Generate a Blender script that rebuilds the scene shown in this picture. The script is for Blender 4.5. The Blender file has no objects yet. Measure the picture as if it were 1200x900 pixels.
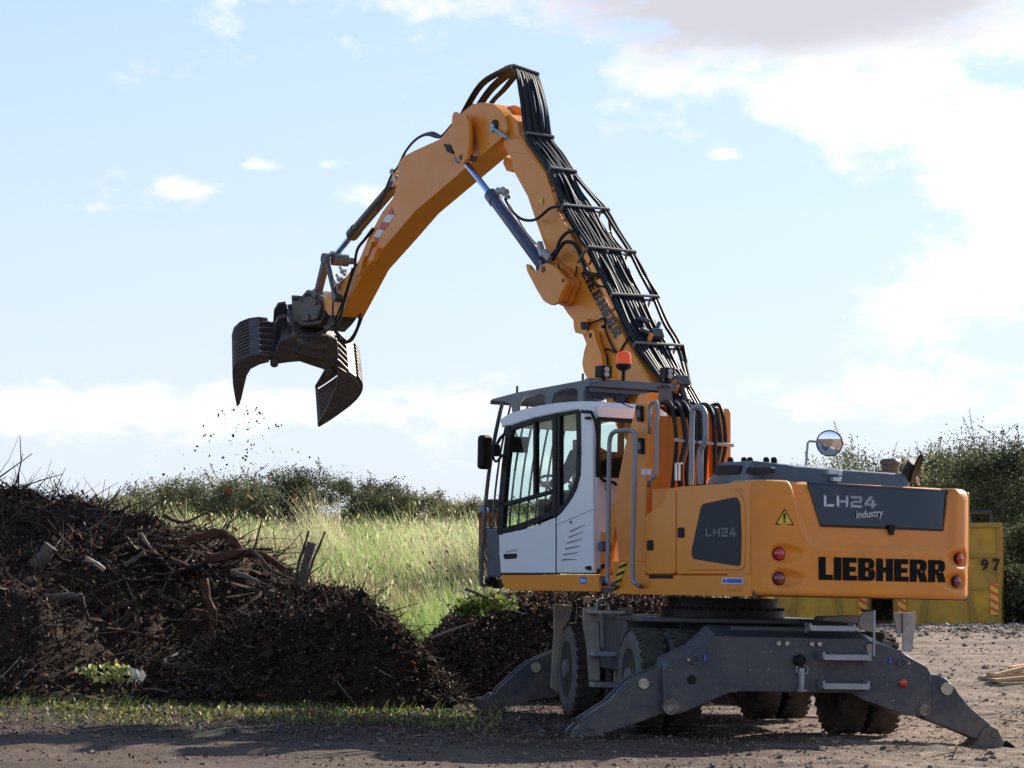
import bpy, bmesh, math, random
import numpy as np
from math import radians as R, sin, cos, pi, sqrt, atan, tan
from mathutils import Vector, Matrix, noise as mn
random.seed(7); rng = np.random.default_rng(11)
S = bpy.context.scene
COL = S.collection

# ---------------------------------------------------------------- camera
FPX, HZ, CZ = 3000.0, 690.0, 1.36
TH = atan((HZ - 450) / FPX)
cd = bpy.data.cameras.new('camera'); cam = bpy.data.objects.new('camera', cd); COL.objects.link(cam)
cam.location = (0, 0, CZ); cam.rotation_euler = (pi / 2 + TH, 0, 0)
cd.sensor_width = 36; cd.lens = FPX / 1200 * 36; cd.clip_start = .2; cd.clip_end = 9000
S.camera = cam
S.view_settings.view_transform = 'Standard'; S.view_settings.look = 'None'
S.view_settings.gamma = 1; S.view_settings.exposure = 1.0
SUN_AZ, SUN_EL = 39.0, 27.0          # clockwise from +Y, degrees

# ---------------------------------------------------------------- sky
w = bpy.data.worlds.new('World'); S.world = w; w.use_nodes = True
nt = w.node_tree; N = nt.nodes; L = nt.links; N.clear()
out = N.new('ShaderNodeOutputWorld'); bg = N.new('ShaderNodeBackground'); bg.inputs['Strength'].default_value = 0.1
sky = N.new('ShaderNodeTexSky'); sky.sky_type = 'NISHITA'; sky.sun_disc = False
sky.sun_elevation = R(SUN_EL); sky.sun_rotation = R(SUN_AZ); sky.air_density = 1.0; sky.dust_density = .25; sky.ozone_density = 1.6
tc = N.new('ShaderNodeTexCoord')
def M_(op, a, b=None, c=None):
    n = N.new('ShaderNodeMath'); n.operation = op
    for i, x in enumerate((a, b, c)):
        if x is None: continue
        if isinstance(x, (int, float)): n.inputs[i].default_value = x
        else: L.new(x, n.inputs[i])
    return n.outputs[0]
sep = N.new('ShaderNodeSeparateXYZ'); L.new(tc.outputs['Generated'], sep.inputs[0])
sx, sy, sz = sep.outputs
az = M_('ARCTAN2', sx, sy); hh = M_('SQRT', M_('ADD', M_('MULTIPLY', sx, sx), M_('MULTIPLY', sy, sy)))
el = M_('ARCTAN2', sz, hh)
cmb = N.new('ShaderNodeCombineXYZ'); L.new(M_('MULTIPLY', az, 1.0), cmb.inputs[0]); L.new(M_('MULTIPLY', el, 1.9), cmb.inputs[1])
def wn(scale, det, rough, off=0.0, dist=0.0):
    mp = N.new('ShaderNodeMapping'); mp.inputs['Location'].default_value = (off, off * .7, off * .3); L.new(cmb.outputs[0], mp.inputs[0])
    n = N.new('ShaderNodeTexNoise'); n.inputs['Scale'].default_value = scale; n.inputs['Detail'].default_value = det
    n.inputs['Roughness'].default_value = rough; n.inputs['Distortion'].default_value = dist; L.new(mp.outputs[0], n.inputs['Vector']); return n.outputs['Fac']
n1 = wn(14, 10, .6, 3.3, .5); n2 = wn(45, 8, .6, 1.7, .3)
nz = M_('ADD', M_('MULTIPLY', M_('SUBTRACT', n1, .5), 4.0), M_('MULTIPLY', M_('SUBTRACT', n2, .5), 3.0))
def blob(px, py, rx, ry, amp):       # a cloud bank centred on a direction of the sky
    a0 = atan((px - 600) / 3000.); e0 = (HZ - py) / 3000.
    dx = M_('MULTIPLY', M_('SUBTRACT', az, a0), 3000. / rx); dy = M_('MULTIPLY', M_('SUBTRACT', el, e0), 3000. / ry)
    r2 = M_('ADD', M_('MULTIPLY', dx, dx), M_('MULTIPLY', dy, dy))
    return M_('MULTIPLY', M_('EXPONENT', M_('MULTIPLY', r2, -1.0)), amp)
cov = None
for b in ((980, -10, 380, 120, 2.1), (830, 120, 140, 45, 1.0), (1010, 130, 110, 70, 1.2), (1200, 215, 90, 95, 1.9),
          (1075, 350, 120, 60, 1.7), (1150, 470, 200, 40, .9), (845, 185, 28, 9, 1.2), (200, 225, 60, 13, 1.25), (110, 250, 55, 9, 1.1), (425, 235, 40, 18, 1.3), (300, 197, 28, 8, 1.0), (382, 195, 24, 8, 1.1),
          (90, 485, 200, 34, 1.9), (400, 478, 230, 30, 1.6), (470, 440, 60, 30, .8), (620, 10, 300, 25, .6), (250, 5, 260, 14, .3), (760, 480, 200, 40, .7), (840, 375, 60, 16, .7), (640, 545, 120, 14, .8),
          (930, 285, 120, 75, -.8), (790, 330, 150, 110, -.45), (250, 570, 420, 20, -.8), (640, 110, 60, 60, -.5), (1120, 600, 300, 60, -.6), (300, 350, 400, 90, -.5)):
    x = blob(*b); cov = x if cov is None else M_('ADD', cov, x)
dens = M_('ADD', M_('SUBTRACT', cov, .80), nz)
ss = N.new('ShaderNodeMapRange'); ss.interpolation_type = 'SMOOTHSTEP'; L.new(dens, ss.inputs[0]); ss.inputs[1].default_value = -.36; ss.inputs[2].default_value = .95
dk = N.new('ShaderNodeMapRange'); dk.interpolation_type = 'SMOOTHSTEP'; L.new(M_('ADD', blob(900, -10, 360, 105, 2.0), M_('MULTIPLY', M_('SUBTRACT', n1, .5), 1.6)), dk.inputs[0]); dk.inputs[1].default_value = .45; dk.inputs[2].default_value = 1.6
cc = N.new('ShaderNodeMixRGB'); cc.inputs[1].default_value = (5.7, 5.75, 5.9, 1); cc.inputs[2].default_value = (3.5, 3.45, 3.7, 1); L.new(dk.outputs[0], cc.inputs[0])
hz = N.new('ShaderNodeMapRange'); hz.interpolation_type = 'SMOOTHSTEP'; L.new(el, hz.inputs[0]); hz.inputs[1].default_value = .17; hz.inputs[2].default_value = -.02
veil = N.new('ShaderNodeMixRGB'); vr = N.new('ShaderNodeMapRange'); L.new(el, vr.inputs[0]); vr.inputs[1].default_value = 0; vr.inputs[2].default_value = .55; vr.inputs[3].default_value = 1.0; vr.inputs[4].default_value = .04; L.new(vr.outputs[0], veil.inputs[0]); L.new(sky.outputs[0], veil.inputs[1]); vc = N.new('ShaderNodeMixRGB'); vh = N.new('ShaderNodeMapRange'); L.new(el, vh.inputs[0]); vh.inputs[1].default_value = .03; vh.inputs[2].default_value = .23; L.new(vh.outputs[0], vc.inputs[0]); vc.inputs[1].default_value = (3.9, 4.25, 4.9, 1); vc.inputs[2].default_value = (2.85, 3.4, 5.0, 1); L.new(vc.outputs[0], veil.inputs[2])
mx = N.new('ShaderNodeMixRGB'); L.new(M_('MULTIPLY', ss.outputs[0], .93), mx.inputs[0]); L.new(veil.outputs[0], mx.inputs[1]); L.new(cc.outputs[0], mx.inputs[2])
L.new(mx.outputs[0], bg.inputs['Color']); L.new(bg.outputs[0], out.inputs[0])

# ---------------------------------------------------------------- sun
sd = bpy.data.lights.new('sun', 'SUN'); sd.energy = 4.8; sd.angle = R(.5); sd.color = (1, .93, .82)
so = bpy.data.objects.new('sun', sd); COL.objects.link(so)
tosun = Vector((sin(R(SUN_AZ)) * cos(R(SUN_EL)), cos(R(SUN_AZ)) * cos(R(SUN_EL)), sin(R(SUN_EL))))
so.rotation_euler = (-tosun).to_track_quat('-Z', 'Y').to_euler(); so.location = (20, 10, 30)

# ---------------------------------------------------------------- materials
def mat(name, col, rough=.6, metal=0, col2=None, nscale=6, amt=.5, bump=0, bscale=60, spec=.5, coat=0, trans=0, dust=None, detail=5, emit=0, wear=None, mud=0):
    m = bpy.data.materials.new(name); m.use_nodes = True; t = m.node_tree; n = t.nodes; l = t.links
    b = n['Principled BSDF']; b.inputs['Roughness'].default_value = rough; b.inputs['Metallic'].default_value = metal
    b.inputs['Specular IOR Level'].default_value = spec if rough < .75 else .1; b.inputs['Coat Weight'].default_value = coat; b.inputs['Coat Roughness'].default_value = .12
    b.inputs['Base Color'].default_value = (*col, 1)
    g = n.new('ShaderNodeNewGeometry')
    src = None
    def nz_(scale, det=detail, rg=.6):
        x = n.new('ShaderNodeTexNoise'); x.inputs['Scale'].default_value = scale; x.inputs['Detail'].default_value = det; x.inputs['Roughness'].default_value = rg
        l.new(g.outputs['Position'], x.inputs['Vector']); return x.outputs['Fac']
    def ramp(s, a, c):
        r = n.new('ShaderNodeMapRange'); r.inputs[1].default_value = a; r.inputs[2].default_value = c; l.new(s, r.inputs[0]); return r.outputs[0]
    def mix(f, a, c):
        x = n.new('ShaderNodeMixRGB'); l.new(f, x.inputs[0])
        if isinstance(a, tuple): x.inputs[1].default_value = (*a, 1)
        else: l.new(a, x.inputs[1])
        x.inputs[2].default_value = (*c, 1); return x.outputs[0]
    if col2 is not None:
        src = mix(ramp(nz_(nscale), .5 - .3 * amt - .02, .5 + .3 * (1.2 - amt)), col, col2)
    if dust is not None:                  # (colour, coverage)
        dc, da = dust
        mm = n.new('ShaderNodeMath'); mm.operation = 'MULTIPLY'; l.new(ramp(nz_(2.3, 9, .72), .38, .75), mm.inputs[0]); mm.inputs[1].default_value = da
        src = mix(mm.outputs[0], src if src is not None else col, dc)
    if wear is not None:
        wc, wt = wear
        src = mix(ramp(nz_(31, 6, .7), wt, wt + .04), src if src is not None else col, wc)
    if mud:                               # dried mud splashed up from the ground
        sp_ = n.new('ShaderNodeSeparateXYZ'); l.new(g.outputs['Position'], sp_.inputs[0]); q = n.new('ShaderNodeMath'); q.operation = 'MULTIPLY_ADD'; l.new(nz_(7, 8, .7), q.inputs[0]); q.inputs[1].default_value = 1.7; q.inputs[2].default_value = -.85
        q2 = n.new('ShaderNodeMath'); q2.operation = 'SUBTRACT'; l.new(q.outputs[0], q2.inputs[0]); l.new(sp_.outputs[2], q2.inputs[1]); q3 = n.new('ShaderNodeMath'); q3.operation = 'MULTIPLY'; l.new(ramp(q2.outputs[0], -.42, .06), q3.inputs[0]); q3.inputs[1].default_value = mud
        src = mix(q3.outputs[0], src if src is not None else col, (.17, .125, .09))
    if src is not None: l.new(src, b.inputs['Base Color'])
    if dust is not None:
        rr = ramp(nz_(3.1, 8, .7), .3, .75); q = n.new('ShaderNodeMath'); q.operation = 'MULTIPLY_ADD'; l.new(rr, q.inputs[0]); q.inputs[1].default_value = .3; q.inputs[2].default_value = rough; l.new(q.outputs[0], b.inputs['Roughness'])
    if bump:
        bn = n.new('ShaderNodeBump'); bn.inputs['Strength'].default_value = min(1, bump); bn.inputs['Distance'].default_value = .02 if bump <= 1 else .02 * bump
        l.new(nz_(bscale, 8, .65), bn.inputs['Height']); l.new(bn.outputs[0], b.inputs['Normal'])
    if trans:
        tr = n.new('ShaderNodeBsdfTranslucent'); ms = n.new('ShaderNodeMixShader'); ms.inputs[0].default_value = trans
        if src is not None: l.new(src, tr.inputs[0])
        else: tr.inputs[0].default_value = (*col, 1)
        o = n['Material Output']; l.new(b.outputs[0], ms.inputs[1]); l.new(tr.outputs[0], ms.inputs[2]); l.new(ms.outputs[0], o.inputs[0])
    if emit: b.inputs['Emission Color'].default_value = (*col, 1); b.inputs['Emission Strength'].default_value = emit
    return m
DUST = (.33, .27, .2)
ORG = mat('orange_paint', (.84, .28, .022), .34, col2=(.74, .235, .018), nscale=3, coat=.2, dust=(DUST, .15), spec=.35)
ORG2 = mat('orange_panel_paint', (.86, .295, .024), .30, coat=.22, dust=(DUST, .08), spec=.35)
WHT = mat('white_paint', (.82, .83, .84), .3, coat=.4, dust=(DUST, .07))
GRY = mat('slate_paint', (.034, .042, .057), .42, coat=.2, dust=(DUST, .22), wear=((.3, .29, .27), .635), mud=.75)
GRYC = mat('slate_clean_paint', (.055, .075, .10), .3, coat=.3, dust=(DUST, .14))
BLK = mat('black_plastic', (.008, .008, .009), .5, spec=.22)
RUB = mat('black_hose_rubber', (.012, .012, .013), .38, spec=.45)
TYR = mat('tyre_rubber', (.035, .032, .028), .85, col2=(.09, .08, .065), nscale=5, bump=.5, bscale=40, mud=.35)
SIDW = mat('dusty_sidewall', (.16, .15, .14), .85, col2=(.09, .085, .08), nscale=8)
RIMM = mat('dusty_rim_paint', (.10, .105, .115), .55, dust=(DUST, .6))
GALV = mat('galvanised_steel', (.42, .43, .44), .42, .75, col2=(.30, .31, .33), nscale=14, dust=(DUST, .3))
RAILM = mat('grey_rail_paint', (.24, .26, .30), .38, .2, dust=(DUST, .2))
MUDM = mat('muddy_step_steel', (.22, .21, .2), .7, .1, col2=(.38, .31, .22), nscale=4, bump=.3)
STEEL = mat('worn_dark_steel', (.075, .075, .078), .42, .5, col2=(.17, .13, .10), nscale=7, amt=.4, bump=.5, bscale=25, dust=((.14, .10, .075), .5))
CHR = mat('sky_tinted_chrome', (.34, .52, .85), .12, 1)  # blue of the reflected sky is put into the rod's base colour
CYL = mat('cylinder_blue_paint', (.030, .055, .12), .3, coat=.4, dust=(DUST, .12))
DGL = mat('dark_tinted_glass', (.010, .014, .020), .04, spec=.55)
GRL = mat('dark_mesh_grille', (.035, .036, .04), .5, bump=.6, bscale=260)
LETB = mat('black_letter_film', (.004, .004, .004), .65, spec=.15)
LETG = mat('grey_letter_film', (.32, .32, .34), .4)
LETW = mat('white_letter_film', (.62, .64, .66), .4)
REDL = mat('red_lamp_lens', (.5, .008, .012), .12, coat=1)
REDD = mat('dark_red_lamp_lens', (.2, .012, .018), .12, coat=1)
BEAC = mat('amber_beacon_lens', (.95, .22, .03), .18, trans=.45, coat=.6)
YEL = mat('yellow_warning_film', (.75, .52, .04), .4)
BLU = mat('blue_sticker_film', (.03, .12, .5), .4)
BLUR = mat('blue_reflector', (.01, .05, .6), .2, coat=1)
WHF = mat('white_film', (.75, .75, .75), .45)
RED = mat('red_film', (.6, .05, .04), .4)
MIR = mat('mirror_glass', (.9, .92, .95), .01, 1)
SEATM = mat('seat_fabric', (.02, .02, .022), .85)
PINM = mat('bare_pin_steel', (.5, .46, .36), .4, .6, col2=(.3, .24, .16), nscale=20)
INT = mat('cab_interior_plastic', (.05, .05, .052), .7)
# cab glass: tinted see-through pane
CGL = bpy.data.materials.new('green_cab_glass'); CGL.use_nodes = True
t = CGL.node_tree; t.nodes.clear(); o_ = t.nodes.new('ShaderNodeOutputMaterial'); tr = t.nodes.new('ShaderNodeBsdfTransparent'); tr.inputs[0].default_value = (.90, .965, .945, 1)
gl = t.nodes.new('ShaderNodeBsdfGlossy'); gl.inputs['Roughness'].default_value = .02; fr = t.nodes.new('ShaderNodeFresnel'); fr.inputs[0].default_value = 1.5
gg = t.nodes.new('ShaderNodeNewGeometry'); iv = t.nodes.new('ShaderNodeMath'); iv.operation = 'SUBTRACT'; iv.inputs[0].default_value = 1; t.links.new(gg.outputs['Backfacing'], iv.inputs[1]); mu = t.nodes.new('ShaderNodeMath'); mu.operation = 'MULTIPLY'; t.links.new(iv.outputs[0], mu.inputs[0]); t.links.new(fr.outputs[0], mu.inputs[1])
ms = t.nodes.new('ShaderNodeMixShader'); t.links.new(mu.outputs[0], ms.inputs[0]); t.links.new(tr.outputs[0], ms.inputs[1]); t.links.new(gl.outputs[0], ms.inputs[2]); t.links.new(ms.outputs[0], o_.inputs[0])

# ---------------------------------------------------------------- frames and measuring
fwv = Vector((0, cos(TH), sin(TH))); upv = Vector((0, -sin(TH), cos(TH))); CC = Vector((0, 0, CZ))
def ray(px, py): return Vector(((px - 600) / FPX, 0, 0)) + fwv - upv * ((py - 450) / FPX)
def at(px, py, Y):                      # the point of the place seen in that direction at distance Y
    d = ray(px, py); return CC + d * (Y / d.y)
ROOT = Matrix.Translation((2.07, 25.6, .01)) @ Matrix.Rotation(R(1.2), 4, 'Y')
UF = Matrix.Rotation(R(120), 4, 'Z'); LF = Matrix.Rotation(R(101), 4, 'Z'); ID = Matrix.Identity(4)
UFR = ROOT @ UF; LFR = ROOT @ LF
def un(fr, px, py, ax, val):
    inv = fr.inverted(); c = inv @ CC; d = inv.to_3x3() @ ray(px, py); return c + d * ((val - c[ax]) / d[ax])
def uy(px, py, y=1.27): return un(UFR, px, py, 1, y)
def ux(px, py, x): return un(UFR, px, py, 0, x)
def ly(px, py, y): return un(LFR, px, py, 1, y)
def lx(px, py, x): return un(LFR, px, py, 0, x)

# ---------------------------------------------------------------- mesh builder
class MB:
    def __init__(s, M=ID): s.v = []; s.f = []; s.mi = []; s.M = M; s.cur = 0
    def add(s, vs, fs):
        o = len(s.v); s.v += [s.M @ Vector(p) for p in vs]; s.f += [tuple(i + o for i in f) for f in fs]; s.mi += [s.cur] * len(fs); return s
    def box(s, c, d, Rm=None):
        hx, hy, hz_ = d[0] / 2, d[1] / 2, d[2] / 2; c = Vector(c)
        P = [Vector((a, b, e)) for a in (-hx, hx) for b in (-hy, hy) for e in (-hz_, hz_)]
        if Rm is not None: P = [Rm @ p for p in P]
        return s.add([c + p for p in P], [(0, 1, 3, 2), (4, 6, 7, 5), (0, 4, 5, 1), (2, 3, 7, 6), (0, 2, 6, 4), (1, 5, 7, 3)])
    def loop2(s, A, B, caps=True):
        n = len(A); fs = [(i, (i + 1) % n, n + (i + 1) % n, n + i) for i in range(n)]
        if caps: fs += [tuple(range(n))[::-1], tuple(range(n, 2 * n))]
        return s.add(list(A) + list(B), fs)
    def py(s, pts, y0, y1, fn=None):       # outline measured on the plane y = y0 of its frame, thick to y1
        fn = fn or uy; A = [fn(p[0], p[1], y0) for p in pts]; return s.loop2(A, [Vector((p.x, y1, p.z)) for p in A])
    def px(s, pts, x0, x1, fn=None):
        fn = fn or ux; A = [fn(p[0], p[1], x0) for p in pts]; return s.loop2(A, [Vector((x1, p.y, p.z)) for p in A])
    def ring(s, c, ax, r, n, ref=None):
        ax = ax.normalized(); u = ax.orthogonal().normalized() if ref is None else (ref - ax * ref.dot(ax)).normalized(); w_ = ax.cross(u)
        return [c + (u * cos(2 * pi * i / n) + w_ * sin(2 * pi * i / n)) * r for i in range(n)]
    def cyl(s, a, b, r, r2=None, n=20):
        a = Vector(a); b = Vector(b); r2 = r if r2 is None else r2; ax = b - a
        return s.loop2(s.ring(a, ax, r, n), s.ring(b, ax, r2, n))
    def tube(s, pts, r, n=8, smooth=0, taper=None):
        P = [Vector(p) for p in pts]
        if smooth: P = catmull(P, smooth)
        ref = None; rings = []; m = len(P)
        for i, p in enumerate(P):
            d = (P[min(i + 1, m - 1)] - P[max(i - 1, 0)])
            if d.length < 1e-7: d = Vector((0, 0, 1))
            d.normalize()
            if ref is None: ref = d.orthogonal()
            ref = ref - d * ref.dot(d)
            if ref.length < 1e-5: ref = d.orthogonal()
            ref.normalize(); rr = r if taper is None else r + (taper - r) * i / (m - 1)
            rings += s.ring(p, d, rr, n, ref)
        fs = [(k * n + i, k * n + (i + 1) % n, (k + 1) * n + (i + 1) % n, (k + 1) * n + i) for k in range(m - 1) for i in range(n)]
        fs += [tuple(range(n))[::-1], tuple(range((m - 1) * n, m * n))]
        return s.add(rings, fs)
    def lathe(s, a, ax, prof, n=24):       # prof: (distance along axis, radius)
        a = Vector(a); ax = Vector(ax).normalized(); vs = []; 
        for d, r in prof: vs += s.ring(a + ax * d, ax, max(r, 1e-4), n)
        m = len(prof); fs = [(k * n + i, k * n + (i + 1) % n, (k + 1) * n + (i + 1) % n, (k + 1) * n + i) for k in range(m - 1) for i in range(n)]
        fs += [tuple(range(n))[::-1], tuple(range((m - 1) * n, m * n))]
        return s.add(vs, fs)
    def build(s, name, mats, parent=None, bevel=0, seg=2, ang=32, label=None):
        me = bpy.data.meshes.new(name); me.from_pydata([tuple(p) for p in s.v], [], s.f)
        mats = mats if isinstance(mats, (list, tuple)) else [mats]
        for m in mats: me.materials.append(m)
        me.polygons.foreach_set('material_index', s.mi)
        bm = bmesh.new(); bm.from_mesh(me); bmesh.ops.recalc_face_normals(bm, faces=bm.faces)
        for f in bm.faces: f.smooth = True
        for e in bm.edges:
            if len(e.link_faces) == 2 and e.calc_face_angle(0) > R(ang): e.smooth = False
        bm.to_mesh(me); bm.free()
        o = bpy.data.objects.new(name, me); COL.objects.link(o); o.parent = parent
        if label: o['label'] = label
        if bevel:
            b = o.modifiers.new('bevel', 'BEVEL'); b.width = bevel; b.segments = seg; b.limit_method = 'ANGLE'; b.angle_limit = R(40); b.harden_normals = True
        return o
def catmull(P, k):
    Q = []; n = len(P)
    for i in range(n - 1):
        p0, p1, p2, p3 = P[max(i - 1, 0)], P[i], P[i + 1], P[min(i + 2, n - 1)]
        for j in range(k):
            t_ = j / k; Q.append(.5 * ((2 * p1) + (-p0 + p2) * t_ + (2 * p0 - 5 * p1 + 4 * p2 - p3) * t_ * t_ + (-p0 + 3 * p1 - 3 * p2 + p3) * t_ ** 3))
    Q.append(P[-1]); return Q
def rounded(pts, r, k=4):              # round the corners of a pixel/plane outline
    Q = []; n = len(pts)
    for i in range(n):
        a, b, c = Vector(pts[i - 1]), Vector(pts[i]), Vector(pts[(i + 1) % n])
        d1 = (a - b); d2 = (c - b); rr = min(r, d1.length * .45, d2.length * .45); p = b + d1.normalized() * rr; q = b + d2.normalized() * rr
        for j in range(k + 1):
            t_ = j / k; Q.append(tuple(p * (1 - t_) ** 2 + b * 2 * t_ * (1 - t_) + q * t_ * t_))
    return Q
def thing(name, label, cat, loc=(0, 0, 0), group=None):
    o = bpy.data.objects.new(name, None); COL.objects.link(o); o.location = loc; o.empty_display_size = .3
    return tag(o, label, cat, group)
def tag(o, label=None, cat=None, group=None, kind=None):
    if label: o['label'] = label
    if cat: o['category'] = cat
    if group: o['group'] = group
    if kind: o['kind'] = kind
    return o
def bulk(name, V, F, mats, mi, parent=None, smooth=False):   # V (n,3), F (m,k)
    me = bpy.data.meshes.new(name); k = F.shape[1]
    me.vertices.add(len(V)); me.vertices.foreach_set('co', V.astype(np.float32).ravel())
    me.loops.add(F.size); me.loops.foreach_set('vertex_index', F.astype(np.int32).ravel())
    me.polygons.add(len(F)); me.polygons.foreach_set('loop_start', np.arange(0, F.size, k, dtype=np.int32)); me.polygons.foreach_set('loop_total', np.full(len(F), k, np.int32))
    for m in mats: me.materials.append(m)
    me.polygons.foreach_set('material_index', np.asarray(mi, np.int32))
    me.polygons.foreach_set('use_smooth', np.full(len(F), smooth, bool))
    me.update(calc_edges=True); me.validate()
    o = bpy.data.objects.new(name, me); COL.objects.link(o); o.parent = parent; return o

# value noise for height fields
_T = rng.random((512, 512))
def vn(x, y):
    xi = np.floor(x).astype(int); yi = np.floor(y).astype(int); fx = x - xi; fy = y - yi; fx = fx * fx * (3 - 2 * fx); fy = fy * fy * (3 - 2 * fy)
    g = lambda a, b: _T[a % 512, b % 512]
    return (g(xi, yi) * (1 - fx) + g(xi + 1, yi) * fx) * (1 - fy) + (g(xi, yi + 1) * (1 - fx) + g(xi + 1, yi + 1) * fx) * fy
def fbm(x, y, sc, o=5, g=.5):
    x = np.asarray(x, float); y = np.asarray(y, float); r = 0; a = 1; tot = 0
    for i in range(o): r = r + a * vn(x * sc + 17.3 * i, y * sc + 9.1 * i); tot += a; a *= g; sc *= 2.03
    return r / tot - .5
def sst(a, b, x): t_ = np.clip((x - a) / (b - a), 0, 1); return t_ * t_ * (3 - 2 * t_)
def gz(x, y, fine=True):
    x = np.asarray(x, float); y = np.asarray(y, float)
    z = -(np.clip(.021 * (x - 2.07), -.2, .12) + np.clip(.035 * (x - 2.9), 0, .1)) * (1 - sst(30, 45, y))
    z = z + .46 * sst(33, 58, y)
    bank = sst(.062, .03, x / np.maximum(y, 5.)) * sst(31, 34, y)
    z = z + bank * np.clip((y - 33) * .0495 - .0, 0, 3.2) * .93
    z = z + .25 * fbm(x, y, .11, 2) * sst(30, 50, y) + bank * .5 * fbm(x + 30, y, .16, 3)
    if fine:
        nr = sst(140, 40, y)
        z = z + nr * (.05 * fbm(x, y, 1.1, 6, .6) + .035 * np.maximum(0, fbm(x, y + 40, 4.5, 4, .55)))
        z = z + nr * .03 * np.sin(y * 3.1 + .5 * np.sin(x * .4) + x * .12) * sst(-.1, .25, fbm(x * .3, y * 2, .7, 2))   # wheel ruts
    z = z + (sst(0, 3, x) * sst(75, 50, y) * (1 - .7 * np.exp(-((x - 2.2) / 2.6) ** 2 - ((y - 25.4) / 2.6) ** 2)) + .35 * sst(3, -1, x) * sst(27, 25, y)) * (.13 * fbm(x * .5, y * 1.3, 1.7, 6, .62) + .05 * np.maximum(0, fbm(x * .7, y * 1.4 + 9, 5.5, 4, .6)))
    return z
#NEXT#
# ================================================================ MATERIAL HANDLER
root = thing('material_handler', 'big orange wheeled material handler with a white cab, grapple raised high', 'material handler')
root.matrix_world = ROOT
V3 = Vector
# ---------------- undercarriage
def LM(): return MB(LF)
def UM(): return MB(UF)
m = LM(); m.box((0, 0, .80), (4.0, .95, .42)); m.box((0, 0, .99), (1.5, 1.25, .12)); m.box((1.4, 0, .52), (.28, 1.7, .26)); m.box((-1.35, 0, .52), (.28, 1.7, .26))
m.box((.1, .78, .78), (1.1, .62, .5)); m.box((.1, -.78, .78), (1.1, .62, .5)); m.box((.15, 0, 1.045), (2.6, 2.2, .05))
frame = m.build('chassis_frame', GRY, root, .012)
def wheel(x, y, sgn):
    m = MB(); W = .27; r = .487
    prof = [(-W / 2, .30), (-W / 2 - .01, .36), (-W / 2, .42), (-W / 2 + .03, .465), (-W / 2 + .05, .478), (0, .482), (W / 2 - .05, .478), (W / 2 - .03, .465), (W / 2, .42), (W / 2 + .01, .36), (W / 2, .30)]
    m.lathe((0, 0, 0), (0, 1, 0), prof, 48)
    for i in range(30):                       # tread lugs
        a = 2 * pi * i / 30
        for s_ in (-1, 1):
            Rm = Matrix.Rotation(-a, 3, 'Y') @ Matrix.Rotation(s_ * .35, 3, 'X')
            m.box(Rm @ V3((.468, 0, 0)) * 1 + V3((0, s_ * W * .27, 0)), (.028, W * .42, .05), Matrix.Rotation(-a - (.06 if s_ > 0 else 0), 3, 'Y') @ Matrix.Rotation(s_ * .3, 3, 'X'))
    ty = m.build('wheel', TYR, root); s_ = sgn; sw = MB(); sw.lathe((0, 0, 0), (0, s_, 0), [(W / 2 - .03, .30), (W / 2 + .004, .305), (W / 2 + .016, .36), (W / 2 + .006, .42), (W / 2 - .022, .458), (W / 2 - .05, .46)], 48); sw.build('sidewall', SIDW, ty); rm = MB()
    rm.lathe((0, 0, 0), (0, s_, 0), [(-.12, .31), (W / 2 - .0, .305), (W / 2 + .004, .295), (W / 2 - .03, .27), (W / 2 - .09, .235), (W / 2 - .10, .17), (W / 2 - .07, .15), (W / 2 - .06, .12), (W / 2 - .0, .11), (W / 2 + .03, .095), (W / 2 + .035, .04)], 40)
    for i in range(10):
        a = 2 * pi * i / 10; rm.cyl((.145 * cos(a), s_ * (W / 2 - .09), .145 * sin(a)), (.145 * cos(a), s_ * (W / 2 - .055), .145 * sin(a)), .014, n=6)
    rim = rm.build('rim', RIMM, ty)
    for o in (ty,): o.matrix_local = LF @ Matrix.Translation((x, y, .487))
    return ty
W0 = {}
for x in (1.4, -1.35):
    for sg in (1, -1):
        for k, yy in enumerate((1.135, .80)):
            key = sg
            if key not in W0: W0[key] = wheel(x, yy * sg, sg)
            else:
                o = W0[key].copy(); COL.objects.link(o); o.parent = root; o.matrix_local = LF @ Matrix.Translation((x, yy * sg, .487)) @ Matrix.Rotation(random.random() * 6, 4, 'Y')
                for ch in W0[key].children: c = ch.copy(); COL.objects.link(c); c.parent = o
# turntable
m = MB(); m.cyl((0, 0, 1.07), (0, 0, 1.14), .62, n=64); m.cyl((0, 0, 1.14), (0, 0, 1.26), .56, n=64)
for i in range(40): a = 2 * pi * i / 40; m.cyl((.60 * cos(a), .60 * sin(a), 1.14), (.60 * cos(a), .60 * sin(a), 1.17), .018, n=6)
m.build('slewing_ring', mat('greasy_ring_steel', (.02, .018, .016), .5, .3), root)
# rear stabiliser beam (outline measured on its rear face)
BX = -2.2
beam = [(839, 745.4), (1010, 748.6), (1054, 763), (1087, 782), (1091, 790), (1091.5, 829), (1083, 839.5), (1061, 838.5), (1048, 833.5), (1010, 820), (997, 812.5), (867.5, 810.5), (851, 813.5), (820, 827.5), (800.5, 835.5), (787.5, 838), (778, 831.5), (777, 786), (781.5, 777.5), (815, 761.8)]
A = [lx(x, y, BX) for x, y in beam]
def inset(pts, up_, dx):
    return [V3((p.x + dx, p.y, p.z + up_(p))) for p in pts]
topi = {0, 1, 2, 3, 18, 19}
B = []
for i, p in enumerate(A):
    q = V3((BX + .36, p.y, p.z))
    if i in (0, 1, 19, 2, 18): q.z += .10 if i in (0, 1) else .05
    B.append(q)
m = LM(); m.loop2(A, B)
beam_o = m.build('stabiliser_beam', GRY, root, .012, 3)
def prot(px_, py_, x=BX, fn=lx): return fn(px_, py_, x)
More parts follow.
